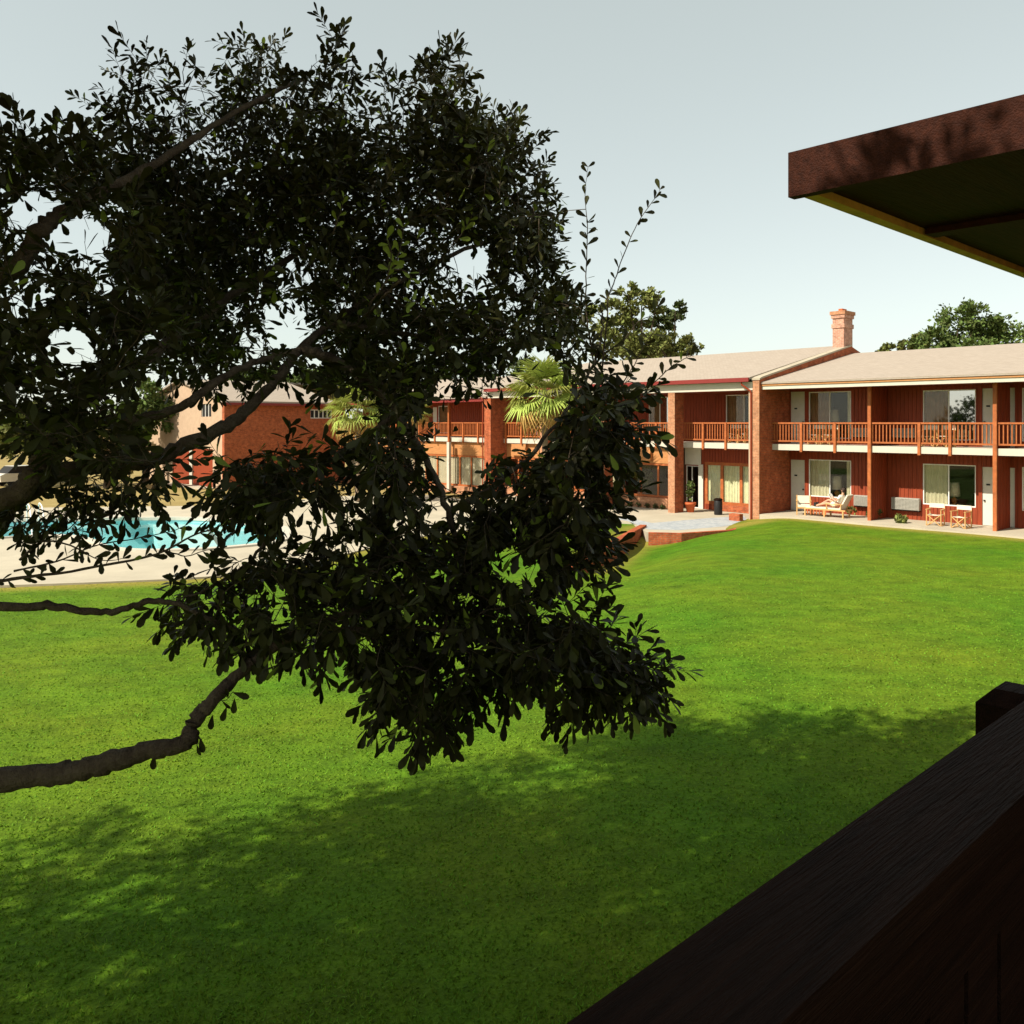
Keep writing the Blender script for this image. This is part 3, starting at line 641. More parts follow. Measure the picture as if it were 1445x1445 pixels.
for x in (3.2, 8.0, 13): MB().box(x, x+.14, .3, .44, 2.601, EV+.026).build('post', 'wood_dark', N_)

# ------------------------------------------------------------------ furniture
def L2W(x, y, z=0): return O0+EX*x+EY*y+Vector((0, 0, z))
def director_chair(p, rz, label, group):
    t = thing('director_chair', label, 'chair', p, rz, group)
    for sy in (-1, 1):
        mb = MB(); y = sy*.23
        mb.bar((-.24, y, .02), (.24, y, .44), .035, .03); mb.bar((.24, y+.032*sy, .02), (-.24, y+.032*sy, .44), .035, .03); mb.build('cross_leg', 'wood_light', t)
    for sx in (-1, 1):
        mb = MB(); x = sx*.27
        mb.bar((x, -.26, .015), (x, .26, .015), .04, .03); mb.bar((x, -.25, .03), (x, -.25, .64), .035, .035); mb.bar((x, .25, .03), (x, .25, .88), .035, .035); mb.build('side_frame', 'wood_light', t)
        MB().box(x-.035, x+.035, -.29, .26, .641, .665).build('armrest', 'wood_light', t)
    mb = MB(); vs = []
    for i in range(9):
        u_ = -1+2*i/8; vs += [(.25*u_, -.23, .445-.035*(1-u_*u_)), (.25*u_, .23, .445-.035*(1-u_*u_))]
    mb.add(vs, [(2*i, 2*i+2, 2*i+3, 2*i+1) for i in range(8)]); mb.build('seat', 'canvas', t)
    mb = MB(); mb.box(-.285, .285, .232, .268, .70, .875); mb.build('backrest', 'canvas', t); return t
PF = .03
g1 = 'folding director chairs on patios and balconies'
ch1 = director_chair(L2W(fx(1320, .2), .2, PF), ROT+.1, 'left one of two white canvas director chairs on the ground patio', g1)
dup(ch1, L2W(fx(1356.5, .05), .05, PF), ROT-.12, 'director chair with white canvas right of its twin, near the ground-floor door', g1)
lbls = [(1152, .75, 'upstairs director chair behind the balcony rail, right of the leftmost white door'), (1170, .7, 'upstairs director chair below the dark pane of the first balcony window'), (1310, .7, 'upstairs director chair behind the rail under the brown-curtained window'), (1334, .7, 'upstairs director chair behind the rail below the edge of the reflecting pane')]
for p, yy, lb in lbls: dup(ch1, L2W(fx(p, yy), yy, 3.2), ROT+random.uniform(-.4, .4), lb, g1)
dup(ch1, L2W(fx(1036, .7), .7, 3.2), ROT+.2, 'upstairs director chair on the clubhouse balcony below the window', g1)
dup(ch1, L2W(fx(1052, .7), .7, 3.2), ROT-.3, 'upstairs director chair on the clubhouse balcony nearest the party wall', g1)
dup(ch1, L2W(fx(935, .7), .7, 3.2), ROT-.3, 'upstairs director chair on the clubhouse balcony left of the brick pillar', g1)
# wooden armchair and chaise
def armchair(p, rz, label):
    t = thing('armchair', label, 'chair', p, rz)
    for sx in (-1, 1):
        for sy in (-1, 1): MB().box(sx*.29-.025, sx*.29+.025, sy*.28-.025, sy*.28+.025, 0, .62 if sy < 0 else .86).build('leg', 'wood_light', t)
        MB().box(sx*.29-.04, sx*.29+.04, -.33, .254, .621, .65).build('armrest', 'wood_light', t)
    mb = MB(); mb.box(-.264, .264, -.3, .3, .30, .36); mb.build('seat_frame', 'wood_light', t); MB().box(-.26, .26, -.29, .25, .362, .46).build('seat_cushion', 'canvas', t)
    MB().box(-.264, .264, .262, .30, .50, .84).build('backrest', 'canvas', t); return t
armchair(L2W(fx(1134, .1), .1, PF), ROT+.5, 'empty wooden armchair with pale cushions beside the left ground-floor white door')
px0 = L2W(fx(1180, .1), .1, PF)
LG = thing('lounge_chair', 'long low wooden lounge chair with orange slatted sides on the ground patio', 'lounge chair', px0, ROT)
# local: +x head end
mb = MB()
for y in (-.3, .3): mb.box(-1.35, .55, y-.025, y+.025, .30, .36)
mb.build('frame', 'wood_light', LG)
for x in (-1.3, -.4, .45):
    for y in (-.3, .3): MB().box(x-.03, x+.03, y-.03+.002, y+.03, 0, .299).build('leg', 'wood_light', LG)
for i in range(13): MB().box(-1.33+i*.135, -1.24+i*.135, -.274, .274, .315, .34).build('slat', 'wood_light', LG)
MB().box(-1.3, .3, -.26, .26, .342, .41).build('cushion', 'canvas', LG)
mb = MB(); mb.bar((.28, 0, .40), (.62, 0, 1.02), .54, .06); mb.build('backrest', 'canvas', LG)
for y in (-.3, .3): MB().box(-.35, .42, y-.03, y+.03, .58, .61).build('armrest', 'wood_light', LG)
for x in (-.3, .35):
    for y in (-.3, .3): MB().box(x-.02, x+.02, y-.02, y+.02, .361, .579).build('arm_support', 'wood_light', LG)
for i in range(7): MB().box(-1.2+.14*i, -1.14+.14*i, -.327, -.3255+.0, .1, .3).build('side_slat', 'wood_orange', LG)
# person reclining, reading
PR = thing('person', 'person in white shirt reclining on the lounge chair, legs stretched out, reading', 'person', px0, ROT)
def skin(name, verts, edges, rad, m, par, root=0, lev=2):
    me = bpy.data.meshes.new(name); me.from_pydata(verts, edges, []); o = bpy.data.objects.new(name, me); COL.objects.link(o); o.parent = par; me.materials.append(M[m])
    o.modifiers.new('skin', 'SKIN'); 
    lay = me.skin_vertices[0] if me.skin_vertices else None
    if lay is None:
        bpy.context.view_layer.objects.active = o; lay = me.skin_vertices[0]
    for i, r in enumerate(rad):
        lay.data[i].radius = r if isinstance(r, tuple) else (r, r); lay.data[i].use_root = (i == root)
    sb = o.modifiers.new('sub', 'SUBSURF'); sb.levels = lev; sb.render_levels = lev; return o
V_ = [(.02, 0, .55), (.14, 0, .72), (.27, 0, .92), (.31, 0, 1.03), (.315, 0, 1.10), (.305, 0, 1.20), (.30, 0, 1.27),   # 0 hips..head top
      (.02, .09, .53), (-.38, .11, .74), (-.76, .10, .52), (-.86, .10, .47), (-.91, .10, .57),                  # far leg, bent knee
      (.02, -.09, .53), (-.40, -.11, .60), (-.80, -.10, .49), (-.88, -.10, .46), (-.93, -.10, .56),             # near leg
      (.27, .17, .96), (.12, .24, .74), (-.10, .13, .80), (.27, -.17, .96), (.12, -.24, .74), (-.10, -.13, .80)]
E_ = [(0, 1), (1, 2), (2, 3), (3, 4), (4, 5), (5, 6), (0, 7), (7, 8), (8, 9), (9, 10), (10, 11), (0, 12), (12, 13), (13, 14), (14, 15), (15, 16), (2, 17), (17, 18), (18, 19), (2, 20), (20, 21), (21, 22)]
r_ = [.12, .11, .11, .05, .055, .085, .07, .085, .058, .042, .04, .03, .085, .058, .042, .04, .03, .05, .04, .03, .05, .04, .03]
body_n = len(V_)
for s in (1, -1):      # hands: palm and five fingers
    wi = 19 if s > 0 else 22; b = Vector(V_[wi]); pi_ = len(V_); V_.append(tuple(b+Vector((-.06, -.02*s, .03)))); r_.append(.026); E_.append((wi, pi_))
    for k in range(5):
        off = (-.02+.012*k); fl_ = [.05, .062, .066, .06, .045][k] if k else .045
        q1 = Vector(V_[pi_])+Vector((-.03, off*s*1.2, .02)); q2 = q1+Vector((-.55*fl_, .1*off*s, .75*fl_))
        if k == 0: q1 = Vector(V_[pi_])+Vector((.0, -.03*s, .03)); q2 = q1+Vector((.0, -.015*s, .035))
        i = len(V_); V_ += [tuple(q1), tuple(q2)]; r_ += [.009, .008]; E_ += [(pi_, i), (i, i+1)]
skin('body', V_, E_, r_, 'skin', PR)
sh = [(.04, 0, .60), (.14, 0, .73), (.27, 0, .92), (.295, 0, .985), (.27, .17, .955), (.17, .22, .81), (.27, -.17, .955), (.17, -.22, .81)]
skin('shirt', sh, [(0, 1), (1, 2), (2, 3), (2, 4), (4, 5), (2, 6), (6, 7)], [(.135, .135), (.13, .13), (.13, .13), .07, .07, .058, .07, .058], 'shirt', PR)
skin('shorts', [(.05, 0, .57), (.0, 0, .545), (-.1, .1, .60), (-.24, .11, .675), (-.1, -.1, .565), (-.24, -.11, .585)], [(0, 1), (1, 2), (2, 3), (1, 4), (4, 5)], [.14, .135, .095, .085, .095, .085], 'shorts', PR)
hm = MB(); hm.lathe([(.03, -.11), (.085, -.07), (.1, 0), (.095, .06), (.06, .1), (.01, .115)], 12, (.335, 0, 1.205)); hm.build('hair', 'hair', PR, True)
fm = MB(); fm.lathe([(.002, 0), (.012, .012), (.002, .03)], 6, (.218, 0, 1.185)); fm.build('nose', 'skin', PR)
for y in (-.032, .032): MB().lathe([(.002, 0), (.009, .006), (.002, .012)], 6, (.222, y, 1.21)).build('eye', 'black', PR)
MB().box(.222, .232, -.022, .022, 1.148, 1.154).build('mouth', 'gutter_red', PR)
for y in (-.09, .084): MB().box(.29, .32, y, y+.008, 1.165, 1.225).build('ear', 'skin', PR)
for y in (-.10, .10): MB().box(-.975, -.875, y-.045, y+.045, .43, .60).build('shoe', 'black', PR)
BK = thing('book', 'open pale book held up by the reclining reader', 'book', px0, ROT)
mb = MB(); mb.bar((-.17, -.001, .80), (-.30, -.001, 1.03), .012, .0); 
for s in (1, -1): MB().add([(-.20, 0, .80), (-.17, .16*s, .81), (-.29, .16*s, 1.03), (-.32, 0, 1.02), (-.21, 0, .79), (-.185, .16*s, .80), (-.305, .16*s, 1.02), (-.335, 0, 1.01)], [(0, 1, 2, 3), (4, 7, 6, 5), (0, 4, 5, 1), (1, 5, 6, 2), (2, 6, 7, 3), (3, 7, 4, 0)]).build('page', 'paper', BK)
# table lamps inside
def lamp(px, ztop_px, zbot_px, y, label):
    x = fx(px, y); z0, z1 = zi(zbot_px, px, y), zi(ztop_px, px, y); r = max(.16, .42*(z1-z0)); t = thing('table_lamp', label, 'lamp', L2W(x, y, 0), ROT, 'lamps behind the room windows')
    MB().lathe([(r, z0), (r*.82, z1)], 18).build('lamp_shade', 'shade', t, True); zb = z0-.42
    MB().lathe([(.08, zb), (.10, zb+.03), (.05, zb+.08), (.13, zb+.2), (.11, zb+.3), (.03, zb+.37), (.02, z0)], 14).build('lamp_base', 'ceramic', t, True)
    return zb
for px, a_, b_, lb in ((1181, 672, 690.5, 'lamp behind the right pane of the ground-floor window above the reader'), (1346.5, 681, 700, 'lamp with round orange base in the dark ground-floor window behind the two chairs'), (1177, 578, 595, 'lamp in the upstairs window nearest the chimney side')):
    zb = lamp(px, a_, b_, 2.25, lb); x = fx(px, 2.25)
    tb = thing('side_table', {1181: 'small dark table under the lamp in the reader\'s window', 1346.5: 'small dark table under the orange-based lamp', 1177: 'small dark table under the upstairs lamp'}[px], 'table', L2W(x, 2.25, 0), ROT)
    mb = MB(); mb.box(-.3, .3, -.25, .25, zb-.04, zb-.002); mb.build('table_top', 'wood_dark', tb)
    z0 = 3.2 if zb > 3 else .03
    for sx in (-.26, .26):
        for sy in (-.21, .21): MB().box(sx-.02, sx+.02, sy-.02, sy+.02, z0, zb-.041).build('leg', 'wood_dark', tb)
# planting helpers
def leafcloud(C, Rr, n, ls, flat=.55, shell_=.5):
    d = rng.normal(size=(n, 3)); d /= np.linalg.norm(d, axis=1)[:, None]
    if np.ndim(Rr) == 1 and len(Rr) == 3: P = C+d*np.array(Rr)*(shell_+(1-shell_)*rng.random((n, 1))**.6)
    else: P = C+d*(Rr*(shell_+(1-shell_)*rng.random((n, 1))**.6))
    return P
def leafmesh(P, ls, m, name, up=.4, dirs=None):
    n = len(P); a = rng.normal(size=(n, 3)) if dirs is None else dirs+.5*rng.normal(size=(n, 3)); a /= np.linalg.norm(a, axis=1)[:, None]
    b = rng.normal(size=(n, 3)); b -= (b*a).sum(1)[:, None]*a; b /= np.linalg.norm(b, axis=1)[:, None]
    s = ls*(.6+.8*rng.random(n))[:, None]; w_ = s*.32
    V = np.stack([P-a*s*.5, P+b*w_-a*s*.02, P+a*s*.5, P-b*w_-a*s*.02], 1).reshape(-1, 3); k = np.arange(n)*4
    T = np.stack([np.stack([k, k+1, k+2], 1), np.stack([k, k+2, k+3], 1)], 1).reshape(-1, 3)
    return npmesh(name, V, T, m, np.repeat(rng.random(n)*.0+rng.random(n), 4))
def bush(p, rx, rz_, n, ls, m, label, group=None, name='shrub'):
    t = thing(name, label, 'shrub', p, 0, group); P = leafcloud(np.array([0, 0, rz_*.7]), np.array([rx, rx, rz_*.75]), n, ls, shell_=.2); P = P[P[:, 2] > .02]
    d = P-np.array([0, 0, -.1]); d /= np.linalg.norm(d, axis=1)[:, None]
    link('foliage', leafmesh(P, ls, m, 'foliage', dirs=d), t, kind='stuff')
    mb = MB()
    for k in range(7):
        a = k*.9; mb.tube([(0, 0, 0), (.4*rx*math.cos(a), .4*rx*math.sin(a), rz_*.6), (.8*rx*math.cos(a), .8*rx*math.sin(a), rz_*1.1)], [.012, .009, .004], 5)
    mb.build('stem', 'bark', t); return t
gS = 'small shrubs along the guest wing patio edge'
bush(gp(1203, 727, .0), .30, .34, 160, .16, 'bg_leaf_olive', 'spiky olive shrub at the patio edge below the reader', gS)
bush(gp(1233, 733, .0), .32, .38, 220, .15, 'bg_leaf', 'dark bushy shrub at the foot of the tall timber post', gS)
bush(gp(1271, 739, .0), .28, .28, 150, .15, 'bg_leaf_olive', 'low olive shrub under the louvred air conditioner', gS)
for k, px in enumerate((866, 877, 889, 901, 913, 925, 935)):
    bush(L2W(fx(px, -.15), -.15, PZ), .16, .2, 60, .09, 'bg_leaf', ['tiny dark plant at the left end of the row under the clubhouse window', 'tiny dark plant, second from the left end of the window row', 'tiny dark plant, third from the left end of the window row', 'tiny dark plant in the very middle of the window row', 'tiny dark plant, third from the brick pillar in the window row', 'tiny dark plant, second from the brick pillar in the window row', 'tiny dark plant closest to the brick pillar in the window row'][k], 'row of tiny plants under the clubhouse window', 'seedling')
def potted(p, r, h, lh, lr, n, ls, label, m='bg_leaf_green'):
    t = thing('potted_plant', label, 'potted plant', p, 0)
    MB().lathe([(r*.65, 0), (r*.95, h*.75), (r*1.1, h*.78), (r*1.1, h), (r*.9, h), (r*.88, h*.8)], 16).build('pot', 'terracotta', t, True)
    mb = MB()
    for k in range(6):
        a = k*1.05; mb.tube([(0, 0, h*.8), (.2*lr*math.cos(a), .2*lr*math.sin(a), h+.5*lh), (.7*lr*math.cos(a), .7*lr*math.sin(a), h+.9*lh)], [.015, .01, .005], 5)
    mb.build('stem', 'bark', t); P = leafcloud(np.array([0, 0, h+lh*.65]), np.array([lr, lr, lh*.5]), n, ls, shell_=.35); link('foliage', leafmesh(P, ls, m, 'foliage'), t, kind='stuff'); return t
potted(L2W(fx(974, -.2), -.2, PZ), .27, .5, .95, .25, 90, .22, 'round terracotta pot with a tall sparse plant beside the brick pillar')
potted(L2W(fx(905, 1.0), 1.0, PZ+.3), .22, .40, 1.25, .65, 240, .30, 'large leafy potted plant behind the clubhouse window mullion', 'bg_leaf_olive')
bn = thing('trash_bin', 'dark round bin standing before the curtained glass doors', 'bin', L2W(fx(1013.5, -.2), -.2, PZ), 0)
MB().lathe([(.19, 0), (.2, .02), (.2, .68), (.19, .7)], 18).build('body', 'black', bn, True); MB().lathe([(.21, .70), (.21, .75), (.16, .80), (.1, .8), (.09, .76)], 18).build('rim', 'wood_dark', bn, True)
# pool things
def handrail(p, q, label):
    t = thing('pool_handrail', label, 'handrail', p, 0, 'white handrails of the pool ladder'); d = Vector(q)-Vector(p)
    for k in (0, 1):
        o = Vector((k*.5, .1*k, 0)); pts = [o+Vector((0, 0, -.05)), o+Vector((0, 0, .75)), o+d*.25+Vector((0, 0, .9)), o+d*.6+Vector((0, 0, .75)), o+d*1+Vector((0, 0, -.35))]
        MB().tube(crom(pts, 5), .03, 8).build('rail', 'metal_white', t, True)
handrail(gp(38, 735.5, DZ), gp(46, 752, DZ), 'pair of white curved handrails at the left end of the pool')
db = thing('diving_board', 'short white board at the far edge of the pool behind twigs', 'diving board', gp(166, 735, DZ), .25)
MB().box(-.55, .55, -2.4, 1.0, .34, .41).build('board', 'white_paint', db); MB().box(-.4, .4, .3, .9, 0, .339).build('base', 'white_paint', db)
# parked car at far left
cr = thing('parked_car', 'pale parked car with dark windows at the far left beyond the pool', 'car', gp(36, 684, -.5), 1.0)
mb = MB(); mb.extrude_y([(-2.2, .35), (2.2, .35), (2.25, .75), (1.3, .92), (-1.9, .95), (-2.25, .8)], -.85, .85); mb.build('body', 'car_paint', cr)
mb = MB(); mb.extrude_y([(-1.7, .952), (.9, .952), (.35, 1.42), (-1.2, 1.44)], -.72, .72); mb.build('cabin', 'black', cr)
MB().box(-1.15, .3, -.70, .70, 1.442, 1.47).build('car_roof', 'car_paint', cr)
for x in (-1.35, 1.4):
    for y in (-.8, .62):
        wv = MB(); wv.tube([(x, y, .33), (x, y+.18, .33)], .33, 16); wv.build('wheel', 'rubber', cr)

# ------------------------------------------------------------------ distant trees and palms
def bgtree(p, H, blobs, m, label, n=2600, ls=.32, group='trees behind the buildings', name='tree', tr=.22):
    t = thing(name, label, 'tree', p, 0, group); Ps, Ds, tone = [], [], []
    tot = sum(b[3]**2 for b in blobs)
    for b in blobs:
        c = np.array(b[:3]); k = int(n*b[3]**2/tot); nc = max(5, int(k/70)); cs = leafcloud(c, b[3]*.8, nc, 0, shell_=.45)
        for q in cs:
            kk = k//nc; P = q+rng.normal(size=(kk, 3))*b[3]*.17*np.array([1, 1, .7]); Ps.append(P); d = P-c; Ds.append(d/np.maximum(np.linalg.norm(d, axis=1), .01)[:, None]); tone.append(np.full(kk, rng.random()))
    P = np.concatenate(Ps); D = np.concatenate(Ds)
    link('crown', leafmesh(P, ls, m, 'crown', dirs=D), t, kind='stuff')
    mb = MB(); zt = min(b[2] for b in blobs)
    mb.tube([(0, 0, -.3), (.1, 0, zt*.5), (0, .1, zt)], [tr*1.2, tr, tr*.7], 8)
    for b in blobs: mb.tube([(0, .05, zt*.75), (b[0]*.5, b[1]*.5, (zt*.75+b[2])/2+.2), (b[0], b[1], b[2])], [tr*.6, tr*.4, tr*.15], 6)
    mb.build('trunk', 'bark', t); return t
def bt(px, top, base_z, D, blobs_px, m, label, n=2600, ls=.32, group='trees behind the buildings', depth=.6):
    p = at(px, 600, D); p.z = base_z; s = D/F
    bl = [((bx-px)*s, random.uniform(-1, 1)*r*s*depth, EYE-(by-HZ)*s-base_z, r*s) for bx, by, r in blobs_px]
    return bgtree(p, 0, bl, m, label, n, ls, group)
bt(1350, 422, -.5, 62, [(1352, 462, 36), (1385, 468, 36), (1318, 478, 26), (1400, 495, 36), (1355, 500, 40), (1330, 500, 30), (1430, 480, 36), (1370, 450, 28), (1305, 490, 26)], 'bg_leaf_green', 'large rounded green tree above the right wing roof', 12000, .26)
bt(1262, 478, -.5, 66, [(1258, 494, 14), (1276, 490, 13), (1296, 484, 16), (1245, 498, 12), (1290, 500, 18)], 'bg_leaf_olive', 'small brownish tree above the roof between chimney and the big green tree', 3200, .26)
bt(905, 390, -.5, 64, [(875, 440, 28), (905, 420, 25), (858, 455, 24), (842, 440, 16), (890, 470, 30), (925, 435, 16), (885, 412, 16), (860, 490, 30), (915, 490, 26)], 'bg_leaf_olive', 'tall tree with sunlit yellow-green crown behind the clubhouse roof', 6500, .30)
bt(950, 420, -.5, 70, [(943, 447, 19), (952, 440, 15), (928, 455, 18), (940, 470, 15), (930, 490, 20)], 'bg_leaf', 'narrow dark crown with flat lobes right of the yellow-green tree', 2600, .32)
bt(965, 470, -.5, 60, [(950, 484, 20), (972, 486, 17), (925, 485, 22), (895, 490, 24), (958, 500, 22), (985, 496, 11)], 'bg_leaf_olive', 'low dull brownish tree just above the clubhouse roof ridge', 4200, .26)
bt(205, 520, -.5, 66, [(205, 560, 34), (190, 590, 34), (225, 585, 30)], 'bg_leaf_green', 'rounded green tree left of the brick building', 3200, .36)
bt(395, 520, -.5, 80, [(350, 538, 20), (385, 535, 22), (425, 535, 20), (460, 540, 24), (320, 545, 18)], 'bg_leaf_green', 'green treetops showing over the brick building roof', 7000, .4)
bt(60, 560, -.5, 62, [(45, 600, 36), (90, 612, 34), (20, 625, 34), (120, 630, 30)], 'bg_leaf_olive', 'wide olive tree at the far left edge beyond the pool', 3600, .34)
bt(150, 600, -.5, 61, [(140, 625, 32), (175, 640, 32), (110, 650, 26), (200, 640, 22)], 'bg_leaf_brown', 'brown thicket-like tree beside the pale gable end', 3200, .34)
bt(560, 520, -.5, 84, [(520, 540, 26), (570, 536, 28), (620, 540, 24), (680, 540, 26), (740, 530, 30)], 'bg_leaf', 'dark tree row top behind the far left wing', 8000, .42)
bt(-80, 540, -.5, 64, [(-70, 590, 50), (-30, 600, 40), (-120, 600, 50)], 'bg_leaf_olive', 'broad tree beyond the left edge of the pool', 3200, .4)
bt(1540, 440, -.5, 60, [(1500, 480, 40), (1560, 470, 50)], 'bg_leaf_green', 'green tree beyond the far right end of the guest wing', 2400, .4)
bgtree(Vector((-26, 12.2, -.5)), 0, [(0, 0, 5.9, 2.4), (1.2, 2.2, 5.2, 2.2), (-1, -2.2, 5.0, 2.4), (.5, -.5, 3.6, 2.8), (2, 4, 4.4, 2.2)], 'bg_leaf', 'dark tree standing far left, mirrored in the upstairs window pane', 3500, .3)
# far wood closing the horizon
P = []
for k in range(260):
    X = -260+k*2.0+random.uniform(-1, 1); Y = 150+random.uniform(-12, 12); h = random.uniform(5, 9); P.append(np.array([X, Y, h*.45])+rng.normal(size=(90, 3))*np.array([2.4, 2.4, h*.26]))
P = np.concatenate(P); P = P[P[:, 2] > -.5]; link('far_wood', leafmesh(P, 1.3, 'bg_leaf', 'far_wood'), kind='stuff', label='distant line of trees closing the view behind the motel', category='wood')
# palms
def frond_mesh(name, m, nseg=20, pet=.75, fan=.85, droop=.35):
    V, T = [], []
    V += [(0, -.012, 0), (0, .012, 0), (pet, .009, .02), (pet, -.009, .02)]; T += [(0, 3, 2), (0, 2, 1)]
    for k in range(nseg):
        a = -2.2+4.4*k/(nseg-1); L_ = fan*(1-.35*(abs(a)/2.2)**2)*random.uniform(.9, 1.08); d = np.array([math.cos(a*.8), math.sin(a*.8), 0]); s = np.array([-d[1], d[0], 0])
        o = len(V); b = np.array([pet, 0, .02])
        p1 = b+d*L_*.55+np.array([0, 0, .04]); p2 = b+d*L_+np.array([0, 0, -droop*L_*random.uniform(.5, 1.2)])
        V += [tuple(b), tuple(p1+s*.035+np.array([0, 0, .012])), tuple(p1-s*.035+np.array([0, 0, .012])), tuple(p1-np.array([0, 0, .012])), tuple(p2)]
        T += [(o, o+1, o+3), (o, o+3, o+2), (o+1, o+4, o+3), (o+3, o+4, o+2)]
    return npmesh(name, np.array(V), np.array(T), m)
FR = [frond_mesh('frond', 'frond') for _ in range(3)]; FD = frond_mesh('frond', 'frond_dry', droop=.9)
def palm(px, D, yc, rad_m, nf, label, base=-.4):
    c = at(px, yc, D); t = thing('palm_tree', label, 'palm', (c.x, c.y, base), 0, 'fan palms by the buildings'); h = c.z-base; s = rad_m/1.6
    mb = MB(); mb.tube([(0, 0, 0), (.05, 0, h*.5), (0, 0, h)], [.2, .16, .17], 10); mb.build('trunk', 'palm_bark', t)
    for k in range(nf):
        u_ = (k+.5)/nf; el = R(78-128*u_+random.uniform(-8, 8)); az = k*2.39996; dry = u_ > .88
        o = link('frond', FD if dry else random.choice(FR), t); o.location = (0, 0, h-.1+.15*(1-u_)); o.rotation_euler = (random.uniform(-.4, .4), -el, az); o.scale = (s*random.uniform(.85, 1.1),)*3
palm(768, 43, 558, 2.25, 58, 'big fan palm with bright yellow-green fronds before the clubhouse')
palm(505, 50, 580, 2.2, 44, 'fan palm with bright fronds at the corner of the brick building')
palm(586, 54, 580, 1.3, 30, 'small dull fan palm before the far left wing')

# ------------------------------------------------------------------ the foreground tree
T0 = Vector((-5.6, 4.4, -.45))
TR = thing('oak_tree', 'big dark-leaved oak leaning in from the left with drooping branches across the view', 'tree', T0, 0)
NODES, NRAD = [], []
def branch(pts, r0, r1, name='branch', n=10, wob=.02, sub=6, m='bark'):
    P = crom([tuple(p) for p in pts], sub); k = len(P); rs = []
    for i in range(k):
        t = i/(k-1); rs.append((r0+(r1-r0)*t**.8)*(1+random.uniform(-.1, .1)))
        if 0 < i < k-1: P[i] = P[i]+np.array([random.uniform(-wob, wob)*.5 for _ in range(3)])
    mb = MB(); mb.tube([Vector(p)-T0 for p in P], rs, n); mb.build(name, m, TR, True)
    for p, r in zip(P, rs): NODES.append(p); NRAD.append(r)
    return P
def A_(*l): return [at(px, y, D) for px, y, D in l]
branch([T0+Vector((0, 0, -.3)), T0+Vector((.05, .02, .8)), T0+Vector((.15, -.05, 1.9)), T0+Vector((.1, .1, 3.0)), T0+Vector((-.1, .1, 4.4)), T0+Vector((-.3, -.3, 6.2)), T0+Vector((-.5, -.6, 8.2))], .42, .10, 'trunk', 16, .05)
K = lambda z, dx=.2, dy=0: T0+Vector((dx, dy, z))
branch([K(1.5)]+A_((-420, 1180, 4.5), (-150, 1130, 4.4), (30, 1097, 4.3), (100, 1090, 4.3), (160, 1073, 4.3), (215, 1058, 4.3), (262, 1048, 4.3), (276, 1015, 4.35), (300, 988, 4.4), (345, 945, 4.5), (400, 905, 4.6), (440, 885, 4.7), (500, 862, 4.8), (560, 845, 4.9)), .078, .018, sub=8, wob=.012)
branch([K(2.6)]+A_((-400, 840, 5), (-120, 850, 4.8), (28, 857, 4.7), (65, 854, 4.7), (120, 862, 4.7), (165, 862, 4.7), (210, 849, 4.7), (255, 853, 4.7), (300, 876, 4.75), (370, 895, 4.85), (430, 880, 5)), .034, .009, wob=.012)
branch([K(3.2)]+A_((-350, 760, 5.4), (-60, 730, 5.2), (30, 700, 5.1), (70, 672, 5.1), (110, 660, 5.1), (165, 654, 5.1), (222, 646, 5.1), (270, 625, 5.15), (320, 600, 5.25), (355, 572, 5.4), (395, 530, 5.6), (425, 492, 5.8), (470, 455, 6.1), (540, 410, 6.6), (640, 360, 7.2), (740, 320, 7.7)), .082, .016)
branch([K(3.5)]+A_((-300, 760, 5.0), (-60, 720, 4.85), (30, 690, 4.8), (55, 650, 4.8), (85, 605, 4.85), (120, 565, 4.95), (165, 530, 5.1), (215, 500, 5.4), (270, 460, 5.8), (340, 410, 6.3), (430, 350, 6.9), (530, 290, 7.4), (620, 240, 8)), .078, .018)
branch(A_((95, 597, 4.9), (150, 594, 4.9), (208, 590, 4.95), (255, 573, 5), (300, 542, 5.1), (345, 518, 5.3), (380, 505, 5.6), (430, 492, 5.8)), .032, .02)
branch([K(4.3)]+A_((-250, 480, 5), (-60, 420, 4.9), (25, 372, 4.9), (52, 330, 4.9), (80, 305, 5), (115, 287, 5.1), (170, 258, 5.3), (240, 215, 5.6), (330, 160, 6.1), (430, 110, 6.8)), .08, .014)
branch(A_((425, 492, 5.8), (470, 508, 5.7), (520, 540, 5.6), (560, 585, 5.5), (600, 650, 5.3), (632, 720, 5.1), (645, 790, 5), (630, 870, 4.85), (605, 950, 4.7), (588, 1020, 4.6)), .04, .006)
branch(A_((440, 885, 4.7), (520, 890, 4.7), (600, 885, 4.7), (690, 905, 4.75), (780, 935, 4.8), (860, 960, 4.85), (915, 975, 4.9), (940, 990, 4.9)), .02, .004)
branch(A_((632, 720, 5.1), (690, 690, 5.2), (750, 640, 5.4), (800, 580, 5.6), (835, 520, 5.8), (850, 460, 6.0), (845, 430, 6)), .022, .005)
branch(A_((645, 790, 5), (700, 770, 5), (760, 770, 5), (800, 790, 5), (825, 815, 5)), .014, .004)
branch(A_((560, 585, 5.5), (480, 640, 5.3), (420, 680, 5.2), (370, 690, 5.1), (330, 680, 5.1)), .018, .005)
branch(A_((420, 680, 5.2), (380, 760, 5), (330, 810, 4.9), (280, 835, 4.8), (240, 850, 4.8)), .014, .004)
branch(A_((470, 455, 6.1), (560, 470, 6.4), (640, 480, 6.7), (720, 470, 7), (790, 470, 7.1)), .025, .006)
branch(A_((540, 410, 6.6), (600, 460, 6.6), (640, 520, 6.4), (650, 550, 6.3)), .018, .005)
branch(A_((565, 395, 5.2), (535, 425, 5.4), (505, 455, 5.9), (470, 470, 6.1)), .008, .012)
TWIGL = []   # leafy twigs read one by one: (points, radius, leaf size scale)
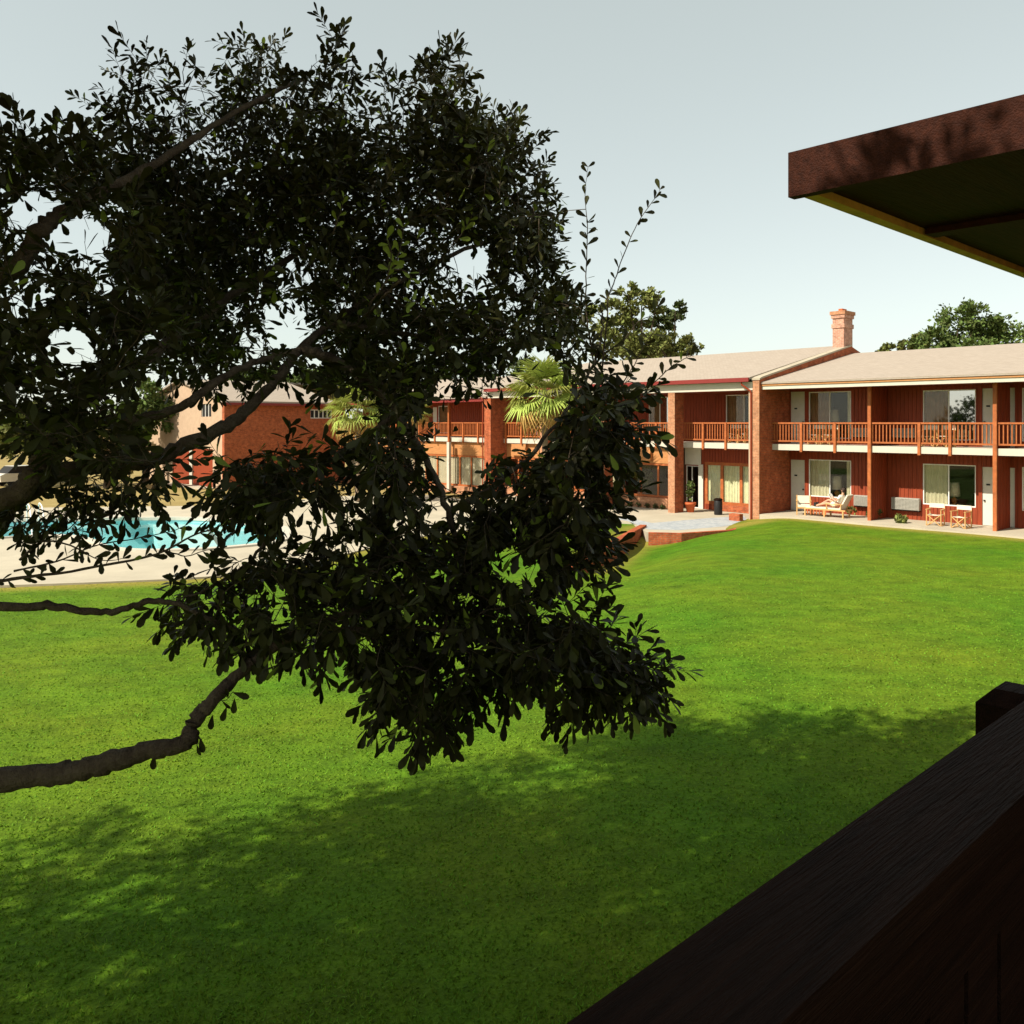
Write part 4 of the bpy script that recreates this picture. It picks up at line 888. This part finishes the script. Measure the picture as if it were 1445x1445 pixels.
def twig(l, r=.006): P = branch(A_(*l), r, .0015, 'branch', 5, .006, 5); TWIGL.append(P); return P
twig([(-20, 822, 4.9), (30, 816, 4.9), (120, 803, 4.9), (220, 782, 4.9), (270, 757, 4.9), (310, 742, 4.95), (345, 710, 5), (380, 690, 5.1)], .012)
twig([(20, 806, 4.9), (80, 793, 4.9), (130, 772, 4.9), (190, 760, 4.95), (240, 750, 4.95), (265, 740, 5)], .007)
twig([(28, 790, 4.8), (60, 765, 4.8), (100, 770, 4.8), (140, 790, 4.85), (180, 788, 4.9)], .009)
twig([(110, 662, 5.1), (122, 700, 5), (105, 740, 4.95), (60, 765, 4.8)], .009)
twig([(222, 648, 5.1), (190, 690, 5), (155, 725, 5), (120, 740, 5), (95, 760, 4.9)], .010)
twig([(120, 741, 5), (165, 722, 5), (205, 700, 5), (240, 665, 5)], .006)
twig([(230, 776, 4.9), (262, 785, 4.9), (285, 778, 4.9), (320, 772, 4.9)], .005)
twig([(845, 560, 5.8), (836, 500, 5.8), (828, 450, 5.8), (827, 390, 5.8), (829, 330, 5.8), (826, 275, 5.8), (830, 235, 5.8)], .008)
twig([(850, 520, 5.8), (857, 450, 5.8), (858, 420, 5.8), (868, 395, 5.8), (882, 355, 5.8), (900, 315, 5.8), (925, 278, 5.8), (935, 262, 5.8)], .007)
twig([(800, 590, 5.6), (860, 560, 5.6), (915, 545, 5.6), (945, 520, 5.6), (968, 505, 5.6), (980, 502, 5.6)], .007)
twig([(850, 500, 5.8), (880, 480, 5.8), (900, 455, 5.8), (925, 440, 5.8), (930, 410, 5.8)], .006)
twig([(835, 520, 5.8), (870, 545, 5.7), (895, 515, 5.7), (910, 485, 5.7), (925, 465, 5.7)], .006)
twig([(800, 640, 5.4), (850, 600, 5.5), (880, 590, 5.5), (905, 560, 5.5), (918, 545, 5.5)], .006)
twig([(780, 935, 4.8), (800, 968, 4.75), (830, 985, 4.75), (845, 1000, 4.75)], .005)
twig([(790, 880, 4.8), (820, 858, 4.8), (850, 860, 4.8), (868, 855, 4.8)], .004)
twig([(300, 985, 4.4), (318, 988, 4.4), (330, 975, 4.4)], .003)
twig([(265, 1045, 4.3), (280, 1050, 4.3), (285, 1042, 4.3)], .003)
twig([(345, 945, 4.5), (345, 915, 4.5), (350, 900, 4.5)], .004)
UU = [(150, 70), (230, 95), (300, 30), (390, 75), (480, 25), (560, 110), (640, 80), (690, 160), (740, 190), (765, 240), (790, 300), (785, 340), (780, 380), (755, 400), (790, 420), (830, 440), (845, 500), (800, 515), (745, 545), (690, 555), (640, 550), (600, 560), (590, 600), (540, 600), (520, 560), (470, 545), (430, 515), (345, 535), (290, 545), (240, 535), (190, 500), (150, 450), (130, 360), (110, 290), (120, 200)]
UL = [(-40, 190), (60, 180), (140, 220), (190, 300), (200, 400), (230, 470), (240, 540), (220, 560), (200, 600), (220, 660), (150, 660), (100, 650), (60, 640), (40, 590), (0, 560), (-40, 420)]
ML = [(0, 690), (120, 670), (240, 640), (245, 690), (180, 710), (150, 740), (110, 765), (60, 755), (0, 745)]
LL = [(318, 660), (350, 635), (420, 650), (470, 625), (500, 600), (590, 590), (615, 640), (615, 690), (650, 690), (690, 650), (740, 640), (780, 600), (800, 530), (850, 530), (900, 555), (905, 610), (870, 650), (855, 700), (838, 740), (835, 790), (850, 815), (800, 815), (775, 795), (760, 825), (800, 850), (840, 880), (860, 915), (895, 945), (935, 980), (860, 985), (835, 998), (800, 990), (740, 980), (700, 1000), (650, 995), (610, 1030), (585, 1040), (560, 1000), (520, 985), (480, 960), (430, 920), (420, 900), (380, 890), (300, 885), (240, 870), (230, 840), (260, 825), (320, 800), (360, 770), (400, 775), (440, 790), (400, 740), (330, 720), (315, 690)]
GAPS = [(48, 298, 32, 25, .08), (112, 335, 42, 27, .06), (140, 372, 14, 14, .15), (158, 297, 18, 14, .25), (98, 490, 38, 25, .04), (150, 408, 12, 9, .3), (35, 505, 18, 9, .3), (210, 487, 24, 16, .35), (216, 558, 18, 36, .12), (665, 365, 26, 19, .04), (402, 452, 30, 30, .2), (405, 480, 28, 12, .1), (355, 480, 18, 16, .4), (410, 372, 11, 10, .25), (428, 395, 13, 12, .35), (730, 395, 14, 16, .3), (720, 435, 16, 11, .3), (447, 507, 12, 9, .25), (60, 420, 18, 14, .5), (190, 420, 14, 10, .5), (30, 440, 14, 14, .4),
        (436, 735, 40, 22, .22), (505, 715, 27, 20, .3), (505, 778, 18, 14, .25), (612, 722, 18, 15, .25), (600, 757, 9, 12, .3), (645, 650, 42, 38, .03), (715, 795, 26, 17, .1), (745, 815, 18, 18, .2), (620, 815, 14, 11, .25), (600, 880, 17, 10, .25), (515, 912, 10, 10, .3), (395, 855, 12, 24, .15), (405, 880, 18, 9, .3), (560, 810, 12, 9, .4), (690, 920, 8, 14, .3), (790, 965, 12, 12, .3), (340, 772, 24, 18, .4), (345, 845, 24, 10, .2), (720, 690, 12, 9, .5), (665, 850, 12, 10, .4), (690, 600, 70, 40, .05), (545, 690, 12, 10, .4), (757, 548, 44, 56, .10), (745, 600, 40, 34, .1), (497, 592, 40, 24, .12), (520, 830, 13, 9, .3), (460, 860, 12, 8, .35), (700, 870, 10, 8, .35), (770, 870, 12, 8, .35), (640, 930, 8, 12, .35), (560, 950, 8, 12, .35), (730, 740, 13, 9, .35), (650, 750, 10, 9, .35), (470, 800, 13, 9, .35), (820, 690, 10, 9, .35), (380, 830, 14, 9, .3), (290, 860, 12, 6, .3), (560, 740, 9, 12, .4), (870, 480, 26, 30, .25)]
def proj(P): return np.stack([CX+P[:, 0]/P[:, 1]*F, HZ-(P[:, 2]-EYE)/P[:, 1]*F], 1)
SPR = []     # (pos, leaf size, lower?)
def fill(poly, n, d0, d1, ls, kind):
    xs = [p[0] for p in poly]; ys = [p[1] for p in poly]; got = 0
    while got < n:
        Q = np.stack([rng.uniform(min(xs), max(xs), 400), rng.uniform(min(ys), max(ys), 400)], 1); ok = inpoly(Q, poly)
        for q in Q[ok]:
            pr = 1.0
            if kind == 'U' and q[1] < 275: pr = np.clip((q[1]-20)/255, .12, 1)**1.2
            for g_ in GAPS:
                if ((q[0]-g_[0])/(g_[2]+8))**2+((q[1]-g_[1])/(g_[3]+8))**2 < 1: pr *= g_[4]
            if kind == 'L' and q[1] < 850 and not inpoly(np.array([[q[0]+26, q[1]]]), poly)[0]: pr *= .3
            if kind == 'L' and q[1] > 900: pr *= float(inpoly(np.array([[q[0], q[1]+(32 if q[0] < 790 else 8)]]), poly)[0])*(1 if q[0] < 790 else 1.6)
            if random.random() < pr:
                D = random.uniform(d0, d1)
                if kind == 'U': D -= .8*np.clip((q[1]-380)/180, 0, 1)
                sg = 21 if kind == 'L' else 17
                for c_ in range(random.randint(3, 6)):
                    q2 = q+rng.normal(size=2)*sg*(0 if c_ == 0 else 1); D2 = D+random.gauss(0, .12)
                    if c_ and not inpoly(q2[None], poly)[0]: continue
                    if any(((q2[0]-g_[0])/g_[2])**2+((q2[1]-g_[1])/g_[3])**2 < 1 and random.random() > g_[4] for g_ in GAPS): continue
                    SPR.append((np.array(at(q2[0], q2[1], D2)), ls, kind)); got += 1
                if got >= n: break
fill(UU, 3100, 5.8, 8.8, .095, 'U'); fill(UL, 460, 4.5, 5.9, .096, 'U'); fill(ML, 55, 4.8, 5.3, .085, 'L'); fill(LL, 1300, 4.4, 5.7, .098, 'L')
fill([(835, 900), (900, 915), (950, 965), (945, 992), (860, 985), (820, 965)], 55, 4.7, 5.1, .088, 'L')
# crown outside the frame (above, left, behind): what throws the shade on the lawn
def inframe(P):
    q = proj(np.where(P[:, 1:2] > .2, P, np.array([[0, -1, 0]]))); return (P[:, 1] > .2) & (q[:, 0] > -70) & (q[:, 0] < 1500) & (q[:, 1] > -60) & (q[:, 1] < 1500)
OUT = []
for c_, r_3, n_ in (((-5.5, 3.5, 7.6), (4.8, 5.2, 1.5), 250), ((-9.5, 2.5, 7.0), (4.2, 4.5, 1.7), 150), ((-3.5, 6.8, 8.0), (3.2, 3.0, 1.1), 80), ((-4.2, .8, 7.2), (2.6, 2.6, 1.5), 70), ((-6.5, 4.0, 5.6), (2.8, 3.0, 1.2), 45), ((-2.6, .9, 7.0), (1.9, 1.9, 1.0), 40)):  # last lobe is unseen, added to put the near rail in shade
    d = rng.normal(size=(n_, 3)); d /= np.linalg.norm(d, axis=1)[:, None]; Cn = np.array(c_)+d*np.array(r_3)*(rng.random((n_, 1))**.45)
    P = (Cn[:, None]+rng.normal(size=(n_, 22, 3))*np.array([.25, .25, .16])).reshape(-1, 3)
    P = P[~inframe(P)]; keep = (P@np.array([-SA, CA, 0])) > np.where(P[:, 2] > 5.6, .9, 1.9); OUT.append(P[keep])
OUT = np.concatenate(OUT)
# limbs into that crown
for l in ([K(4.6), K(6, -1.5, -1), K(7.2, -3.2, -1.8), K(7.8, -5, -2.2)], [K(4.8), K(6.2, .6, -1.2), K(7.2, 1.2, -2.6), K(7.6, 1.6, -3.6)], [K(5.2), K(6.6, .8, .8), K(7.8, 1.6, 1.8), K(8.2, 2.2, 2.4)], [K(5.8, -.2), K(7.2, -1.2, 1.5), K(8, -2.4, 2.8)], [K(4.2), K(5.2, -1, .8), K(5.8, -2.6, 1.4)]):
    branch(l, .10, .02)
# attach every sprig with a twig to the nearest wood
ALLS = [(s[0], s[1], s[2]) for s in SPR]+[(p, .14, 'O') for p in OUT]
N0 = np.zeros((len(NODES)+60000, 3)); N0[:len(NODES)] = np.array(NODES); nn = len(NODES)
pos = np.array([a[0] for a in ALLS]); dist = np.full(len(pos), 1e9)
for i in range(0, nn, 200): dist = np.minimum(dist, np.linalg.norm(pos[:, None]-N0[None, i:min(i+200, nn)], axis=2).min(1))
order = np.argsort(dist); TV, TQ = [], []
def thin(P0, P1, r0, r1, bend):
    a = np.array([P0, (P0+P1)/2+bend, P1]); o = len(TV)
    for k in range(3):
        d = a[min(k+1, 2)]-a[max(k-1, 0)]; d = d/(np.linalg.norm(d)+1e-9); x = np.cross(d, [.2, .3, .93]); x /= np.linalg.norm(x)+1e-9; y = np.cross(d, x); r = (r0, (r0+r1)/2, r1)[k]
        for j in range(3): t = 2.094*j; TV.append(a[k]+r*(math.cos(t)*x+math.sin(t)*y))
    for k in range(2):
        for j in range(3): TQ.append((o+3*k+j, o+3*k+(j+1) % 3, o+3*k+3+(j+1) % 3, o+3*k+3+j))
sprigdir = np.zeros((len(pos), 3)); DROP = set()
for i in order:
    p = pos[i]; d2 = ((N0[:nn]-p)**2).sum(1); j = int(d2.argmin()); b = N0[j]; L_ = math.sqrt(d2[j])
    if L_ > (.62 if pos[i][2] > 5.8 else 1.0) and ALLS[i][2] != 'O': DROP.add(int(i)); continue
    v_ = (p-b)/(L_+1e-6)
    sprigdir[i] = v_; bend = np.array([0, 0, .08*L_])+rng.normal(size=3)*.03*min(L_, 1)
    mp_ = proj(((b+p)/2)[None])[0]; hole = (b+p)[1] > .4 and any(g_[4] < .3 and ((mp_[0]-g_[0])/g_[2])**2+((mp_[1]-g_[1])/g_[3])**2 < 1 for g_ in GAPS)
    if L_ > .04 and not (hole and random.random() < .85) and not (ALLS[i][2] == 'O' and (L_ > .9 or inframe(np.array([b, p, (b+p)/2])).any())): thin(b, p, min(.003+.003*L_, .008), .0022, bend)
    st_ = max(1, int(L_/.15))
    for k in range(1, st_+1):
        if nn < len(N0): N0[nn] = b+(p-b)*k/st_+bend*(4*(k/st_)*(1-k/st_))*.5; nn += 1
# leaves
LP, LA, LN, LS_, LF = [], [], [], [], []
def sprig(p, v, ls, kind, n):
    v = v/(np.linalg.norm(v)+1e-9); ph = random.random()*6.28; L_ = ls*(2.6 if kind != 'O' else 3.2)
    x = np.cross(v, [.1, .2, .97]); x /= np.linalg.norm(x)+1e-9; y = np.cross(v, x)
    for k in range(n):
        t = (k+.6)/n; a = ph+2.4*k; rad = math.cos(a)*x+math.sin(a)*y; sp_ = .95-.55*t*t
        d = v*(.35+.75*t)+rad*sp_+np.array([0, 0, -.38 if kind == 'L' else -.18])+rng.normal(size=3)*.22; d /= np.linalg.norm(d)
        nr = np.array([0, 0, 1.0])+rng.normal(size=3)*.55+rad*.3; LP.append(p+v*L_*t*.9); LA.append(d); LN.append(nr); LS_.append(ls*random.uniform(.6, 1.25)); LF.append(kind)
for i, (p, ls, kind) in enumerate(ALLS):
    if i in DROP: continue
    v = sprigdir[i]+rng.normal(size=3)*.45+(np.array([0, 0, -.55]) if kind == 'L' else np.array([0, 0, .15]))
    n = 12 if kind != 'O' else 11; sprig(p, v, ls, kind, n)
    vv = v/(np.linalg.norm(v)+1e-9)
    e_ = p+vv*ls*1.4; m_ = proj(e_[None])[0] if e_[1] > .3 else (0, 0)
    if kind == 'O' and inframe(np.array([p, e_, p+vv*ls*2.4])).any(): continue
    if not any(g_[4] < .3 and ((m_[0]-g_[0])/g_[2])**2+((m_[1]-g_[1])/g_[3])**2 < 1.1 for g_ in GAPS): thin(p, p+vv*ls*2.4, .0022, .0012, np.zeros(3))
LIT_T = [[(520, 430, 5.3), (540, 405, 5.25), (556, 375, 5.2), (566, 345, 5.2), (570, 315, 5.2)], [(556, 380, 5.2), (575, 385, 5.2), (590, 410, 5.25)], [(545, 400, 5.2), (552, 360, 5.15), (545, 335, 5.15)], [(600, 440, 5.4), (585, 425, 5.35), (572, 432, 5.3)], [(640, 345, 5.9), (655, 325, 5.9), (668, 300, 5.9)], [(470, 330, 5.6), (480, 300, 5.6), (486, 275, 5.6)]]  # twigs whose leaves get the brighter colour in place of sunlight
LIT_T = [branch(A_(*l), .006, .0015, 'branch', 5, .004, 5) for l in LIT_T]; LIT_ID = {id(P) for P in LIT_T}
for P in TWIGL+LIT_T:
    sunlit_twig = id(P) in LIT_ID
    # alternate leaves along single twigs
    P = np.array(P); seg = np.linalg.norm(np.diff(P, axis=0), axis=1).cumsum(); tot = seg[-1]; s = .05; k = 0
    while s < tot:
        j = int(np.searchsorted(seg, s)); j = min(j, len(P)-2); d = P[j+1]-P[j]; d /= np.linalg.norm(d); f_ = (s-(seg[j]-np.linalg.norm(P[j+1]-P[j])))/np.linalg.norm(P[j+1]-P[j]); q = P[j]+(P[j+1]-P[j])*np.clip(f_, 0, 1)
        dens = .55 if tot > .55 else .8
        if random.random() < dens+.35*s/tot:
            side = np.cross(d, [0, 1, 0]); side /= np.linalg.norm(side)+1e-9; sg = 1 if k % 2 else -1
            dd_ = d*.75+side*sg*.7+rng.normal(size=3)*.28; dd_ /= np.linalg.norm(dd_); LP.append(q); LA.append(dd_); LN.append(np.array([0, -1., .3])+rng.normal(size=3)*.5); LS_.append(.082*random.uniform(.65, 1.15)); LF.append('Y' if sunlit_twig else 'T')
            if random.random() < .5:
                dd_ = d*.5+rng.normal(size=3)*.6; dd_ /= np.linalg.norm(dd_); LP.append(q); LA.append(dd_); LN.append(rng.normal(size=3)); LS_.append(.07*random.uniform(.6, 1.1)); LF.append('Y' if sunlit_twig else 'T')
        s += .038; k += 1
for px, y, D, ang in ((320, 997, 4.4, 250), (300, 1008, 4.4, 260), (308, 990, 4.4, 225), (331, 985, 4.4, 265), (282, 1040, 4.32, 280), (218, 1064, 4.3, 262), (860, 862, 4.8, 20), (842, 850, 4.8, 150), (535, 1018, 4.6, 250), (586, 1048, 4.6, 250), (825, 1010, 4.75, 300), (797, 990, 4.75, 280)):
    a = R(ang); LP.append(np.array(at(px, y, D))); LA.append(np.array([math.cos(a), .1, math.sin(a)])); LN.append(np.array([.2, -1, .3])); LS_.append(.085); LF.append('T')
LP = np.array(LP); LA = np.array(LA); LN = np.array(LN); LS_ = np.array(LS_); LF = np.array(LF)
mid = LP+LA*LS_[:, None]*.5; pj = lambda P: proj(np.where(P[:, 1:2] > .2, P, np.array([[0, .2, 0]]))); q = pj(mid); qb = pj(LP); qt = pj(LP+LA*LS_[:, None]*.9); drop = np.zeros(len(LP), bool); vis = (LF == 'U') | (LF == 'L')
for g_ in GAPS:
    ins = np.zeros(len(q), bool)
    for q_ in (q, qb, qt): ins |= ((q_[:, 0]-g_[0])/g_[2])**2+((q_[:, 1]-g_[1])/g_[3])**2 < .9
    drop |= ins & vis & (rng.random(len(LP)) > g_[4])
drop |= (LF == 'O') & inframe(mid)
k_ = ~drop; LP, LA, LN, LS_, LF, q = LP[k_], LA[k_], LN[k_], LS_[k_], LF[k_], q[k_]
side = np.cross(LA, LN); side /= np.linalg.norm(side, axis=1)[:, None]+1e-9; nrm = np.cross(side, LA)
TPL = np.array([[0, 0, 0], [.055, .14, .01], [-.055, .14, .01], [.145, .45, .025], [-.145, .45, .025], [.20, .72, .03], [-.20, .72, .03], [.12, .93, .0], [-.12, .93, .0], [0, 1, -.03], [0, .45, -.015], [0, .78, -.02]])
TT = np.array([[0, 1, 10], [0, 10, 2], [1, 3, 10], [2, 10, 4], [10, 3, 5], [10, 5, 11], [10, 11, 6], [10, 6, 4], [11, 5, 7], [11, 7, 9], [11, 9, 8], [11, 8, 6]])
TO = np.array([[0, 0, 0], [.22, .5, .02], [-.22, .5, .02], [0, 1, 0]]); TTO = np.array([[0, 1, 3], [0, 3, 2]])
def leaves(idx, tp, tt, nm):
    n = len(idx); V = LP[idx][:, None]+LS_[idx][:, None, None]*(tp[None, :, 0:1]*side[idx][:, None]+tp[None, :, 1:2]*LA[idx][:, None]+tp[None, :, 2:3]*nrm[idx][:, None])-np.array(T0)
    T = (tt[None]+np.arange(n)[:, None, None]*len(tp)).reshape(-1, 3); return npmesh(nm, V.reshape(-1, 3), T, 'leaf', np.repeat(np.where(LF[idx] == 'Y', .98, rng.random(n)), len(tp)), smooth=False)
vis = LF != 'O'; inn = (q[:, 0] > 5) & (q[:, 0] < 1440) & (q[:, 1] > 250) & (q[:, 1] < 1180)
score = np.where(vis & inn, LS_/LP[:, 1]+.004*(LF == 'T')*1.0, 0); big = np.argsort(-score)[:300]; isb = np.zeros(len(LP), bool); isb[big] = True
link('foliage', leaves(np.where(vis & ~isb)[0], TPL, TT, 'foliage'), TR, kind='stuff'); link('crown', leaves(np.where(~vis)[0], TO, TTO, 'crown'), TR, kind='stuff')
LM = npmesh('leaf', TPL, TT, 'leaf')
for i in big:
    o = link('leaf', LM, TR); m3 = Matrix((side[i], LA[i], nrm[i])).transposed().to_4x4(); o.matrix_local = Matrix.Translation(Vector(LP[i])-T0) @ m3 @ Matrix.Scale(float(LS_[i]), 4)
link('twigs', npmesh('twigs', np.array(TV)-np.array(T0), np.array(TQ), 'bark'), TR, kind='stuff')

# ------------------------------------------------------------------ grass blades over the near lawn
n = 90000; u_ = rng.random(n); Y = 5.2+20*u_**2.0; X = (rng.random(n)-.5)*1.30*Y; Z = zlawn(X, Y); h = (.014+.022*rng.random(n))*(1-.6*np.clip((Y-8)/17, 0, 1)); a = rng.random(n)*6.283; w2 = (.004+.0010*Y)
b0 = np.stack([X-np.cos(a)*w2, Y-np.sin(a)*w2, Z-.005], 1); b1 = np.stack([X+np.cos(a)*w2, Y+np.sin(a)*w2, Z-.005], 1); tp = np.stack([X+rng.normal(size=n)*.022, Y+rng.normal(size=n)*.022, Z+h], 1)
V = np.stack([b0, b1, tp], 1).reshape(-1, 3); link('lawn_grass', npmesh('lawn_grass', V, np.arange(3*n).reshape(-1, 3), 'blade', np.repeat(rng.random(n), 3)), kind='stuff', label='mown green grass blades of the near lawn', category='grass')
